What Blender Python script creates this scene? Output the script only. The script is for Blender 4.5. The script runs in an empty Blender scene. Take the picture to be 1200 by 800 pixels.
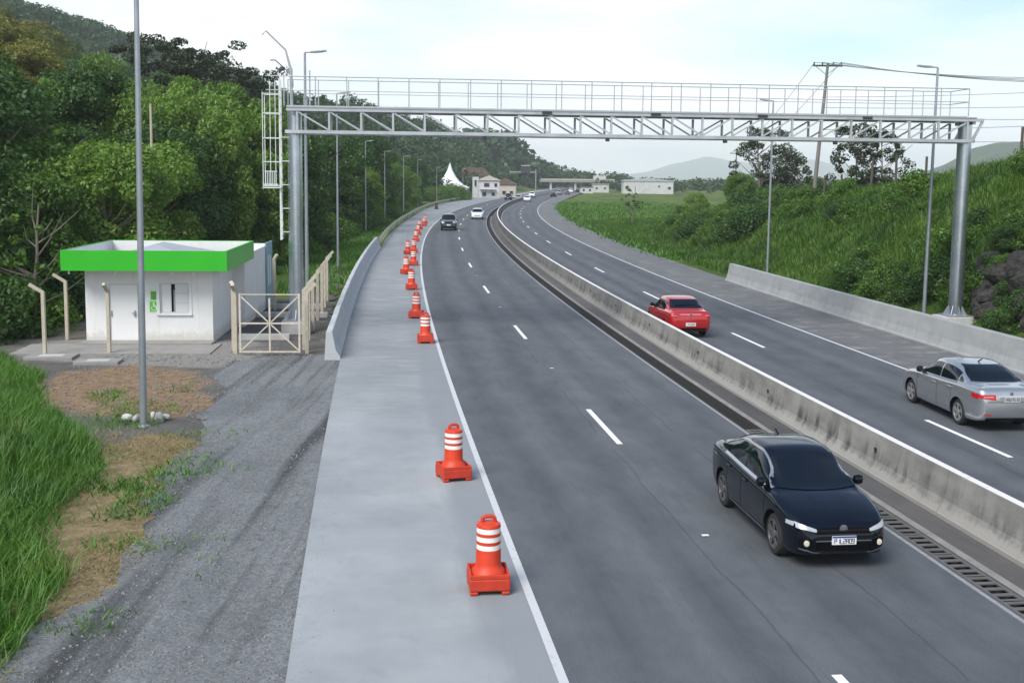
import bpy, bmesh, math, random
import numpy as np
from mathutils import Vector, Matrix
from mathutils.bvhtree import BVHTree
S = bpy.context.scene
COL = S.collection
rad = math.radians
# ------------------------------------------------------------------ camera
CAM_H, PITCH, ROLL = 5.85, rad(6.5), rad(0.6)
cam = bpy.data.cameras.new('camera'); camo = bpy.data.objects.new('camera', cam); COL.objects.link(camo)
cam.sensor_width = 36.0; cam.lens = 36.0*1335/1200; cam.shift_y = -40/1200
cam.clip_start = 0.1; cam.clip_end = 30000
_r0, _f, _u = Vector((1,0,0)), Vector((0,math.cos(PITCH),-math.sin(PITCH))), Vector((0,math.sin(PITCH),math.cos(PITCH)))
_r = _r0*math.cos(ROLL)+_u*math.sin(ROLL); _u2 = _u*math.cos(ROLL)-_r0*math.sin(ROLL)
camo.matrix_world = Matrix(((_r.x,_u2.x,-_f.x,0),(_r.y,_u2.y,-_f.y,0),(_r.z,_u2.z,-_f.z,CAM_H),(0,0,0,1)))
S.camera = camo
# ------------------------------------------------------------------ sky and sun
SUN_EL, SUN_AZ = rad(48), rad(215)      # azimuth clockwise from +Y
W = bpy.data.worlds.new('World'); S.world = W; W.use_nodes = True
nt = W.node_tree; nt.nodes.clear()
def N(t, typ, **kw):
    n = t.nodes.new(typ)
    for k, v in kw.items():
        if k.startswith('i_'): n.inputs[k[2:].replace('_',' ')].default_value = v
        else: setattr(n, k, v)
    return n
sky = N(nt,'ShaderNodeTexSky', sky_type='NISHITA', sun_disc=False, sun_elevation=SUN_EL, sun_rotation=SUN_AZ)
sky.air_density = 1.0; sky.dust_density = 0.5; sky.ozone_density = 1.2
bg1 = N(nt,'ShaderNodeBackground'); bg1.inputs['Strength'].default_value = 0.085
nt.links.new(sky.outputs[0], bg1.inputs['Color'])
bg2 = N(nt,'ShaderNodeBackground'); bg2.inputs['Strength'].default_value = 0.70
tc = N(nt,'ShaderNodeTexCoord'); sp = N(nt,'ShaderNodeSeparateXYZ'); nt.links.new(tc.outputs['Generated'], sp.inputs[0])
def M(t, op, a, b=None, c=None, clamp=False):
    n = t.nodes.new('ShaderNodeMath'); n.operation = op; n.use_clamp = clamp
    for i, v in enumerate((a,b,c)):
        if v is None: continue
        if isinstance(v,(int,float)): n.inputs[i].default_value = v
        else: t.links.new(v, n.inputs[i])
    return n.outputs[0]
zz = M(nt,'ADD', M(nt,'MAXIMUM', sp.outputs[2], 0.0), 0.16)
cx_ = M(nt,'DIVIDE', sp.outputs[0], zz); cy_ = M(nt,'DIVIDE', sp.outputs[1], zz)
cb = N(nt,'ShaderNodeCombineXYZ'); nt.links.new(cx_, cb.inputs[0]); nt.links.new(cy_, cb.inputs[1]); cb.inputs[2].default_value = 8.8
nz = N(nt,'ShaderNodeTexNoise'); nz.inputs['Scale'].default_value = 0.62; nz.inputs['Detail'].default_value = 6; nz.inputs['Roughness'].default_value = 0.52
nt.links.new(cb.outputs[0], nz.inputs['Vector'])
low = M(nt,'SUBTRACT', 1.0, M(nt,'MULTIPLY', sp.outputs[2], 1.9), clamp=True)
fac = M(nt,'ADD', M(nt,'MULTIPLY', M(nt,'SUBTRACT', nz.outputs[0], 0.5), 4.2), M(nt,'ADD', M(nt,'MULTIPLY', low, 1.05), 0.03), clamp=True)
nz2 = N(nt,'ShaderNodeTexNoise'); nz2.inputs['Scale'].default_value = 1.3; nz2.inputs['Detail'].default_value = 5
nt.links.new(cb.outputs[0], nz2.inputs['Vector'])
cr = N(nt,'ShaderNodeValToRGB'); nt.links.new(nz2.outputs[0], cr.inputs[0])
cr.color_ramp.elements[0].position = 0.36; cr.color_ramp.elements[0].color = (0.76,0.81,0.88,1)
cr.color_ramp.elements[1].position = 0.62; cr.color_ramp.elements[1].color = (0.96,0.97,0.985,1)
nt.links.new(cr.outputs[0], bg2.inputs['Color'])
mx = N(nt,'ShaderNodeMixShader'); nt.links.new(fac, mx.inputs[0]); nt.links.new(bg1.outputs[0], mx.inputs[1]); nt.links.new(bg2.outputs[0], mx.inputs[2])
wo = N(nt,'ShaderNodeOutputWorld'); nt.links.new(mx.outputs[0], wo.inputs[0])
sl = bpy.data.lights.new('sun','SUN'); sl.energy = 2.2; sl.angle = rad(32); sl.color = (1.0,0.95,0.87)
so = bpy.data.objects.new('sun', sl); COL.objects.link(so)
_d = Vector((math.sin(SUN_AZ)*math.cos(SUN_EL), math.cos(SUN_AZ)*math.cos(SUN_EL), math.sin(SUN_EL)))
so.rotation_euler = _d.to_track_quat('Z','Y').to_euler(); so.location = (0,0,60)
S.view_settings.view_transform = 'Standard'; S.view_settings.look = 'None'; S.view_settings.exposure = 1.02; S.view_settings.gamma = 1.0
S.cycles.max_bounces = 6; S.cycles.diffuse_bounces = 3; S.cycles.glossy_bounces = 3; S.cycles.transmission_bounces = 4; S.cycles.volume_bounces = 4
S.cycles.use_denoising = True
# ------------------------------------------------------------------ materials
def mat(name, color, rough=0.7, metal=0.0, coat=0.0, spec=0.5, noise=None, bump=None, emit=None):
    """principled; noise=(scale, amount, color2, coords), bump=(scale, strength, distance)"""
    m = bpy.data.materials.new(name); m.use_nodes = True; t = m.node_tree
    b = t.nodes['Principled BSDF']
    b.inputs['Base Color'].default_value = (*color,1); b.inputs['Roughness'].default_value = rough; b.inputs['Metallic'].default_value = metal
    b.inputs['Coat Weight'].default_value = coat; b.inputs['Specular IOR Level'].default_value = spec; b.inputs['Coat Roughness'].default_value = 0.04
    if emit: b.inputs['Emission Color'].default_value = (*emit[0],1); b.inputs['Emission Strength'].default_value = emit[1]
    c = N(t,'ShaderNodeTexCoord')
    if noise:
        n = N(t,'ShaderNodeTexNoise'); n.inputs['Scale'].default_value = noise[0]; n.inputs['Detail'].default_value = 6; n.inputs['Roughness'].default_value = 0.62
        v = c.outputs['Object']
        if len(noise) > 3:
            mp = N(t,'ShaderNodeMapping'); mp.inputs['Scale'].default_value = noise[3]; t.links.new(v, mp.inputs[0]); v = mp.outputs[0]
        t.links.new(v, n.inputs['Vector'])
        r = N(t,'ShaderNodeMapRange', i_From_Min=0.5-noise[1]/2, i_From_Max=0.5+noise[1]/2); t.links.new(n.outputs[0], r.inputs[0])
        x = N(t,'ShaderNodeMix', data_type='RGBA'); t.links.new(r.outputs[0], x.inputs[0]); x.inputs[6].default_value = (*color,1); x.inputs[7].default_value = (*noise[2],1)
        t.links.new(x.outputs[2], b.inputs['Base Color'])
    if bump:
        n = N(t,'ShaderNodeTexNoise'); n.inputs['Scale'].default_value = bump[0]; n.inputs['Detail'].default_value = 5
        t.links.new(c.outputs['Object'], n.inputs['Vector'])
        k = N(t,'ShaderNodeBump'); k.inputs['Strength'].default_value = bump[1]; k.inputs['Distance'].default_value = bump[2]
        t.links.new(n.outputs[0], k.inputs['Height']); t.links.new(k.outputs[0], b.inputs['Normal'])
    return m
def ramp(t, v, *stops):
    r = N(t,'ShaderNodeValToRGB'); t.links.new(v, r.inputs[0]); e = r.color_ramp.elements
    while len(e) < len(stops): e.new(0.5)
    for q, (p, c) in zip(e, stops): q.position = p; q.color = (*c,1) if len(c) == 3 else c
    return r.outputs[0]
def mixc(t, f, a, b, mode='MIX'):
    x = N(t,'ShaderNodeMix', data_type='RGBA', blend_type=mode)
    for i, v in ((0,f),(6,a),(7,b)):
        if isinstance(v,(int,float)): x.inputs[i].default_value = v
        elif isinstance(v, tuple): x.inputs[i].default_value = (*v,1)
        else: t.links.new(v, x.inputs[i])
    return x.outputs[2]
def noise_of(t, vec, scale, detail=5, rough=0.55, mul=None):
    if mul:
        mp = N(t,'ShaderNodeMapping'); mp.inputs['Scale'].default_value = mul; t.links.new(vec, mp.inputs[0]); vec = mp.outputs[0]
    n = N(t,'ShaderNodeTexNoise'); n.inputs['Scale'].default_value = scale; n.inputs['Detail'].default_value = detail; n.inputs['Roughness'].default_value = rough
    t.links.new(vec, n.inputs['Vector']); return n.outputs[0]
def new_mat(name):
    m = bpy.data.materials.new(name); m.use_nodes = True; t = m.node_tree; return m, t, t.nodes['Principled BSDF']
def bump_to(t, b, h, strength, dist):
    k = N(t,'ShaderNodeBump'); k.inputs['Strength'].default_value = strength; k.inputs['Distance'].default_value = dist
    t.links.new(h, k.inputs['Height']); t.links.new(k.outputs[0], b.inputs['Normal'])

def asphalt(name, c1, c2, lanes, cracks=(), light=None):
    """u = metres across the road, v = metres along it: wheel-polished bands, patches, long cracks"""
    m, t, b = new_mat(name)
    uv = N(t,'ShaderNodeUVMap', uv_map='UVMap').outputs[0]
    s = N(t,'ShaderNodeSeparateXYZ'); t.links.new(uv, s.inputs[0]); u, v = s.outputs[0], s.outputs[1]
    n1 = noise_of(t, uv, 1.0, 6, 0.6, (0.55,0.045,1)); n2 = noise_of(t, uv, 1.0, 8, 0.7, (2.6,0.35,1)); n3 = noise_of(t, uv, 38.0, 3, 0.7)
    wob = M(t,'MULTIPLY', M(t,'SUBTRACT', noise_of(t, uv, 1.0, 2, 0.5, (0.3,0.05,1)), 0.5), 1.1)
    uu = M(t,'ADD', u, wob)
    band = None
    for (cc, wd) in lanes:
        g = M(t,'SUBTRACT', 1.0, M(t,'DIVIDE', M(t,'ABSOLUTE', M(t,'SUBTRACT', uu, cc)), wd), clamp=True)
        band = g if band is None else M(t,'MAXIMUM', band, g)
    base = mixc(t, M(t,'MULTIPLY', M(t,'SUBTRACT', n1, 0.28, clamp=True), 2.1, clamp=True), c1, c2)
    if band is not None: base = mixc(t, M(t,'MULTIPLY', M(t,'MULTIPLY', band, 0.95), n2), base, tuple(x*0.62 for x in c1))
    base = mixc(t, M(t,'MULTIPLY', M(t,'SUBTRACT', n2, 0.52, clamp=True), 2.2, clamp=True), base, tuple(x*0.78 for x in c1))
    if light: base = mixc(t, M(t,'MULTIPLY', M(t,'SUBTRACT', noise_of(t, uv, 1.0, 6, 0.7, (0.7,1.6,1)), light[0], clamp=True), 5.0, clamp=True), base, light[1])
    base = mixc(t, 0.55, base, ramp(t, noise_of(t, uv, 1.0, 7, 0.72, (1.1,0.55,1)), (0.32,(0.66,)*3), (0.68,(1.32,)*3)), 'MULTIPLY')
    base = mixc(t, 0.6, base, ramp(t, n3, (0.3,(0.70,)*3), (0.7,(1.28,)*3)), 'MULTIPLY')
    for cu in cracks:
        w2 = M(t,'MULTIPLY', M(t,'SUBTRACT', noise_of(t, uv, 1.0, 6, 0.6, (0.0,0.35,1)), 0.5), 0.35)
        dd = M(t,'ABSOLUTE', M(t,'SUBTRACT', M(t,'ADD', u, w2), cu))
        br = M(t,'GREATER_THAN', noise_of(t, uv, 1.0, 3, 0.6, (0.0,0.16,1)), 0.44)
        cf = M(t,'MULTIPLY', M(t,'MULTIPLY', M(t,'SUBTRACT', 1.0, M(t,'DIVIDE', dd, 0.030), clamp=True), 0.45), br)
        base = mixc(t, cf, base, tuple(x*0.3 for x in c1))
    t.links.new(base, b.inputs['Base Color']); b.inputs['Roughness'].default_value = 0.78; b.inputs['Specular IOR Level'].default_value = 0.35
    bump_to(t, b, n3, 0.25, 0.012); return m
ASPH_L = asphalt('asphalt_southbound', (0.074,0.083,0.094), (0.116,0.127,0.142), [(-8.7,0.55),(-7.1,0.55),(-5.4,0.6),(-3.9,0.5)], (-4.75,-6.55))
ASPH_R = asphalt('asphalt_northbound', (0.074,0.083,0.094), (0.116,0.127,0.142), [(0.1,0.55),(1.3,0.5),(2.7,0.6),(4.0,0.7)], (1.2,))
ASPH_S = asphalt('asphalt_right_shoulder', (0.105,0.110,0.114), (0.145,0.150,0.154), [], (), (0.53,(0.29,0.285,0.27)))
ASPH_D = asphalt('asphalt_median_strip', (0.060,0.060,0.062), (0.115,0.112,0.110), [], (), (0.62,(0.16,0.155,0.15)))
ASPH_J = asphalt('asphalt_shoulder_joint', (0.190,0.210,0.226), (0.262,0.286,0.304), [], (), (0.60,(0.30,0.32,0.34)))
def concrete_flat():
    m, t, b = new_mat('shoulder_concrete')
    uv = N(t,'ShaderNodeUVMap', uv_map='UVMap').outputs[0]
    n1 = noise_of(t, uv, 1.0, 6, 0.6, (0.42,0.36,1)); n2 = noise_of(t, uv, 1.0, 8, 0.7, (1.3,1.1,1)); n3 = noise_of(t, uv, 60.0, 3, 0.6)
    s0 = N(t,'ShaderNodeSeparateXYZ'); t.links.new(uv, s0.inputs[0]); strk = M(t,'MAXIMUM', M(t,'MULTIPLY', M(t,'SUBTRACT', s0.outputs[1], 27.0), 0.08, clamp=True), 0.12)
    br = noise_of(t, uv, 1.0, 5, 0.55, (0.8,2.6,1))
    base = mixc(t, ramp(t, n1, (0.3,(0,)*3), (0.68,(1,)*3)), (0.225,0.248,0.264), (0.325,0.352,0.368))
    base = mixc(t, M(t,'MULTIPLY', M(t,'MULTIPLY', M(t,'SUBTRACT', br, 0.50, clamp=True), 3.6, clamp=True), strk), base, (0.42,0.435,0.44))
    base = mixc(t, M(t,'MULTIPLY', M(t,'SUBTRACT', n2, 0.54, clamp=True), 2.5, clamp=True), base, (0.175,0.195,0.215))
    s = N(t,'ShaderNodeSeparateXYZ'); t.links.new(uv, s.inputs[0])
    far = M(t,'MULTIPLY', M(t,'SUBTRACT', s.outputs[1], 27.0), 0.12, clamp=True)
    base = mixc(t, M(t,'MULTIPLY', M(t,'MULTIPLY', far, 0.6), M(t,'SUBTRACT',1.25,br,clamp=True)), base, (0.175,0.185,0.20))
    jw = M(t,'MULTIPLY', M(t,'SUBTRACT', noise_of(t, uv, 1.0, 6, 0.65, (1.4,0.22,1)), 0.5), 1.3)
    jf = M(t,'MULTIPLY', M(t,'ADD', M(t,'ADD', s.outputs[0], 10.5), jw), 3.0, clamp=True)
    base = mixc(t, M(t,'MULTIPLY', jf, 0.80), base, mixc(t, n2, (0.17,0.192,0.212), (0.24,0.262,0.282)))
    base = mixc(t, 0.35, base, ramp(t, n3, (0.3,(0.8,)*3), (0.7,(1.15,)*3)), 'MULTIPLY')
    t.links.new(base, b.inputs['Base Color']); b.inputs['Roughness'].default_value = 0.82
    bump_to(t, b, n2, 0.15, 0.02); return m
CONC_FLAT = concrete_flat()
def barrier_mat(name, clean, dirty, dark, amt, old=False):
    m, t, b = new_mat(name)
    uv = N(t,'ShaderNodeUVMap', uv_map='UVMap').outputs[0]      # u = along, v = height
    s = N(t,'ShaderNodeSeparateXYZ'); t.links.new(uv, s.inputs[0]); z = s.outputs[1]
    st = noise_of(t, uv, 1.0, 6, 0.65, (2.3,0.35,1)); bl = noise_of(t, uv, 1.0, 6, 0.6, (0.8,2.2,1)); bl2 = noise_of(t, uv, 1.0, 8, 0.75, (3.5,4.0,1))
    base = mixc(t, ramp(t, bl, (0.35,(0,)*3), (0.68,(1,)*3)), clean, dirty)
    lowz = M(t,'SUBTRACT', 1.0, M(t,'ABSOLUTE', M(t,'DIVIDE', M(t,'SUBTRACT', z, 0.34), 0.30)), clamp=True)
    f = M(t,'MULTIPLY', M(t,'ADD', M(t,'MULTIPLY', M(t,'SUBTRACT', st, 0.46, clamp=True), 6.0), M(t,'MULTIPLY', M(t,'SUBTRACT', bl2, 0.5), 1.2)), M(t,'ADD', M(t,'MULTIPLY', lowz, 0.85), 0.25), clamp=True)
    gate = ramp(t, noise_of(t, uv, 1.0, 4, 0.6, (0.33,0.9,1)), (.36,(.30,)*3), (.56,(1,)*3))
    base = mixc(t, M(t,'MULTIPLY', M(t,'MULTIPLY', f, gate), amt), base, dark)
    if old:      # mortar skirt at the foot, darker soot farther along the bend
        sk = M(t,'MULTIPLY', M(t,'SUBTRACT', 0.24, M(t,'ADD', z, M(t,'MULTIPLY', M(t,'SUBTRACT', bl2, 0.5), 0.45))), 14.0, clamp=True)
        base = mixc(t, M(t,'MULTIPLY', sk, 0.75), base, (0.31,0.30,0.28))
        base = mixc(t, M(t,'MULTIPLY', M(t,'MULTIPLY', M(t,'SUBTRACT', s.outputs[0], 38.0), 0.016, clamp=True), 0.72), base, (0.06,0.06,0.06))
    base = mixc(t, 0.5, base, ramp(t, noise_of(t, uv, 40.0, 3), (0.3,(0.8,)*3), (0.7,(1.15,)*3)), 'MULTIPLY')
    t.links.new(base, b.inputs['Base Color']); b.inputs['Roughness'].default_value = 0.88; bump_to(t, b, bl2, 0.35, 0.02); return m
BARR_OLD = barrier_mat('weathered_barrier_concrete', (0.27,0.268,0.248), (0.165,0.165,0.155), (0.028,0.028,0.028), 1.0, True)
BARR_NEW = barrier_mat('new_barrier_concrete', (0.47,0.50,0.52), (0.40,0.43,0.45), (0.24,0.25,0.26), 0.35)
BARR_GREY = barrier_mat('grey_barrier_concrete', (0.33,0.345,0.35), (0.27,0.285,0.29), (0.15,0.15,0.15), 0.4)
def paint_line(name, c, wear):
    m, t, b = new_mat(name)
    o = N(t,'ShaderNodeTexCoord').outputs['Object']
    n = noise_of(t, o, 7.0, 8, 0.75)
    base = mixc(t, M(t,'MULTIPLY', M(t,'SUBTRACT', n, 1-wear, clamp=True), 6.0, clamp=True), c, (0.22,0.23,0.25))
    t.links.new(base, b.inputs['Base Color']); b.inputs['Roughness'].default_value = 0.6; return m
LINE_W = paint_line('road_paint_white', (0.50,0.52,0.54), 0.44)
LINE_B = paint_line('road_paint_bright', (0.74,0.75,0.76), 0.36)
LINE_OLD = paint_line('road_paint_worn', (0.30,0.305,0.31), 0.58)
GALV = mat('galvanised_steel', (0.40,0.43,0.47), 0.40, 0.6, noise=(3.0,0.5,(0.29,0.32,0.36)))
COLM = mat('column_steel', (0.60,0.65,0.72), 0.26, 0.9, noise=(2.0,0.5,(0.44,0.49,0.56)))
TRUSS = mat('truss_steel', (0.54,0.56,0.58), 0.42, 0.4, noise=(1.6,0.45,(0.36,0.38,0.40)))
GALV_D = mat('dull_steel', (0.36,0.38,0.41), 0.55, 0.4, noise=(6.0,0.5,(0.27,0.29,0.32)))
STEEL_P = mat('pale_steel', (0.58,0.60,0.61), 0.5, 0.15, noise=(5.0,0.5,(0.47,0.5,0.52)))
RAILP = mat('rail_steel', (0.40,0.42,0.44), 0.5, 0.2)
LADW = mat('ladder_paint', (0.66,0.69,0.68), 0.5, noise=(4.0,0.5,(0.55,0.6,0.58)))
CREAM = mat('cream_concrete_post', (0.50,0.455,0.37), 0.85, noise=(5.0,0.5,(0.37,0.33,0.26)), bump=(30,0.3,0.01))
GATEP = mat('gate_paint', (0.60,0.56,0.48), 0.55, noise=(8.0,0.4,(0.46,0.40,0.33)))
def wall_white():
    m, t, b = new_mat('wall_white'); o = N(t,'ShaderNodeTexCoord').outputs['Object']
    sp_ = N(t,'ShaderNodeSeparateXYZ'); t.links.new(o, sp_.inputs[0])
    g = mixc(t, ramp(t,noise_of(t,o,.8,5,.6),(.35,(0,)*3),(.65,(1,)*3)), (.74,.745,.75), (.68,.685,.685))
    st = ramp(t, noise_of(t,o,1.0,6,.65,(5.0,5.0,.35)), (.55,(0,)*3), (.70,(1,)*3)); g = mixc(t, M(t,'MULTIPLY',st,.22), g, (.45,.44,.41))
    sf = M(t,'MULTIPLY', M(t,'SUBTRACT', M(t,'MULTIPLY',noise_of(t,o,3.2,7,.7),.75), sp_.outputs[2]), 5.0, clamp=True); g = mixc(t, M(t,'MULTIPLY',sf,.45), g, (.40,.36,.30))
    t.links.new(g,b.inputs['Base Color']); b.inputs['Roughness'].default_value = .78; bump_to(t,b,noise_of(t,o,55,3,.6),.12,.004); return m
WALLW = wall_white()
TEAL = mat('wall_teal', (0.21,0.36,0.40), 0.7, noise=(1.5,0.4,(0.18,0.31,0.35)))
GREEN = mat('fascia_green', (0.030,0.44,0.018), 0.38, noise=(0.7,0.5,(0.026,0.38,0.016)))
ROOFG = mat('roof_sheet', (0.40,0.43,0.48), 0.5, 0.1, noise=(1.2,0.5,(0.32,0.35,0.40)))
FOOT = mat('footing_concrete', (0.50,0.50,0.49), 0.88, noise=(3.0,0.5,(0.38,0.38,0.37)), bump=(25,0.3,0.01))
SLAB = mat('slab_concrete', (0.30,0.295,0.28), 0.9, noise=(1.8,0.5,(0.21,0.205,0.195)), bump=(25,0.4,0.012))
DARKM = mat('dark_metal', (0.03,0.031,0.034), 0.5)
BLACKR = mat('black_rubber', (0.018,0.018,0.019), 0.8)
PLASTB = mat('black_plastic', (0.010,0.010,0.012), 0.5, spec=0.2)
DARKHOLE = mat('dark_recess', (0.012,0.012,0.012), 0.95)  # near-black colour stands in for the shade inside recesses
WOODP = mat('weathered_wood', (0.085,0.07,0.056), 0.9, noise=(6.0,0.5,(0.08,0.066,0.052),(1,1,0.15)))
POLEC = mat('pole_concrete', (0.20,0.19,0.175), 0.9, noise=(2.0,0.5,(0.15,0.142,0.13)))
WIRE = mat('cable', (0.16,0.17,0.18), 0.6)
BARK = mat('bark', (0.085,0.07,0.055), 0.95, noise=(5.0,0.5,(0.05,0.042,0.034),(1,1,0.2)), bump=(14,0.5,0.03))
BARKP = mat('pale_bark', (0.20,0.18,0.15), 0.95, noise=(5.0,0.5,(0.12,0.105,0.088),(1,1,0.2)), bump=(14,0.5,0.03))
ORANGE = mat('barrel_orange', (0.70,0.055,0.014), 0.5, noise=(5.0,0.45,(0.50,0.040,0.014)))
ORANGED = mat('barrel_orange_base', (0.60,0.042,0.012), 0.55, noise=(5.0,0.45,(0.38,0.030,0.012)))
REFL = mat('reflective_band', (0.80,0.78,0.75), 0.4)
ROCK = mat('rock', (0.050,0.048,0.044), 0.95, noise=(2.4,0.30,(0.010,0.010,0.010)), bump=(5,0.8,0.12))
STONE = mat('gravel_stone', (0.26,0.262,0.265), 0.9, noise=(0.9,0.5,(0.14,0.14,0.14)))
TENT = mat('tent_fabric', (0.72,0.75,0.78), 0.7, noise=(0.3,0.5,(0.64,0.68,0.72)))
HOUSEW = mat('house_wall_white', (0.54,0.55,0.55), 0.8, noise=(0.6,0.5,(0.40,0.41,0.41)))
HOUSEB = mat('house_wall_beige', (0.50,0.45,0.39), 0.8, noise=(0.4,0.5,(0.42,0.38,0.33)))
TILER = mat('roof_tile', (0.16,0.105,0.085), 0.9, noise=(0.8,0.5,(0.10,0.075,0.062)))
GLASSD = mat('dark_window', (0.02,0.024,0.03), 0.12)
def leafmat(name, c1, c2, c3, trans=0.25, patch=None):
    m = bpy.data.materials.new(name); m.use_nodes = True; t = m.node_tree; t.nodes.clear()
    g = N(t,'ShaderNodeNewGeometry'); oi = N(t,'ShaderNodeObjectInfo')
    base = mixc(t, ramp(t, g.outputs['Random Per Island'], (0.05,(0,)*3), (0.95,(1,)*3)), c1, c2)
    base = mixc(t, M(t,'MULTIPLY', M(t,'SUBTRACT', oi.outputs['Random'], 0.35, clamp=True), 1.2, clamp=True), base, c3)
    if patch:
        o_ = N(t,'ShaderNodeTexCoord').outputs['Object']
        base = mixc(t, ramp(t, noise_of(t,o_,.32,5,.6), (.46,(0,)*3), (.60,(1,)*3)), base, patch[0])
        base = mixc(t, M(t,'MULTIPLY', ramp(t, noise_of(t,o_,.75,5,.6,(1,1.3,1)), (.58,(0,)*3), (.68,(1,)*3)), .7), base, patch[1])
    d = N(t,'ShaderNodeBsdfDiffuse'); t.links.new(base, d.inputs[0])
    tr = N(t,'ShaderNodeBsdfTranslucent'); t.links.new(mixc(t, 1.0, base, (1.0,1.25,0.5), 'MULTIPLY'), tr.inputs[0])
    gl = N(t,'ShaderNodeBsdfGlossy'); gl.inputs['Roughness'].default_value = 0.5; gl.inputs[0].default_value = (0.6,0.7,0.6,1)
    x = N(t,'ShaderNodeMixShader'); x.inputs[0].default_value = trans; t.links.new(d.outputs[0], x.inputs[1]); t.links.new(tr.outputs[0], x.inputs[2])
    y = N(t,'ShaderNodeMixShader'); y.inputs[0].default_value = 0.04; t.links.new(x.outputs[0], y.inputs[1]); t.links.new(gl.outputs[0], y.inputs[2])
    o = N(t,'ShaderNodeOutputMaterial'); t.links.new(y.outputs[0], o.inputs[0]); return m
LEAF_MID = leafmat('leaf_mid', (0.060,0.128,0.018), (0.112,0.205,0.032), (0.066,0.132,0.026))
LEAF_DARK = leafmat('leaf_dark', (0.030,0.074,0.016), (0.062,0.120,0.026), (0.036,0.084,0.020))
LEAF_LIGHT = leafmat('leaf_light', (0.112,0.202,0.029), (0.190,0.297,0.054), (0.106,0.185,0.034), 0.35)
LEAF_YEL = leafmat('leaf_olive_yellow', (0.129,0.137,0.027), (0.202,0.185,0.040), (0.101,0.125,0.029), 0.3)
LEAF_GREY = leafmat('leaf_dark_grey', (0.030,0.042,0.022), (0.052,0.066,0.034), (0.034,0.046,0.026))
LEAF_FAR = leafmat('leaf_far', (0.024,0.060,0.022), (0.046,0.094,0.032), (0.028,0.066,0.024))
GRASS_M = leafmat('grass_lush', (0.055,0.165,0.016), (0.135,0.285,0.036), (0.075,0.17,0.02), 0.35, ((0.060,0.150,0.020),(0.17,0.20,0.055)))
GRASS_B = leafmat('grass_bank', (0.062,0.150,0.014), (0.135,0.235,0.036), (0.08,0.16,0.018), 0.35, ((0.034,0.092,0.012),(0.14,0.165,0.040)))
GRASS_Y = leafmat('grass_dry', (0.20,0.165,0.075), (0.30,0.24,0.12), (0.2,0.16,0.08), 0.2)
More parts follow.
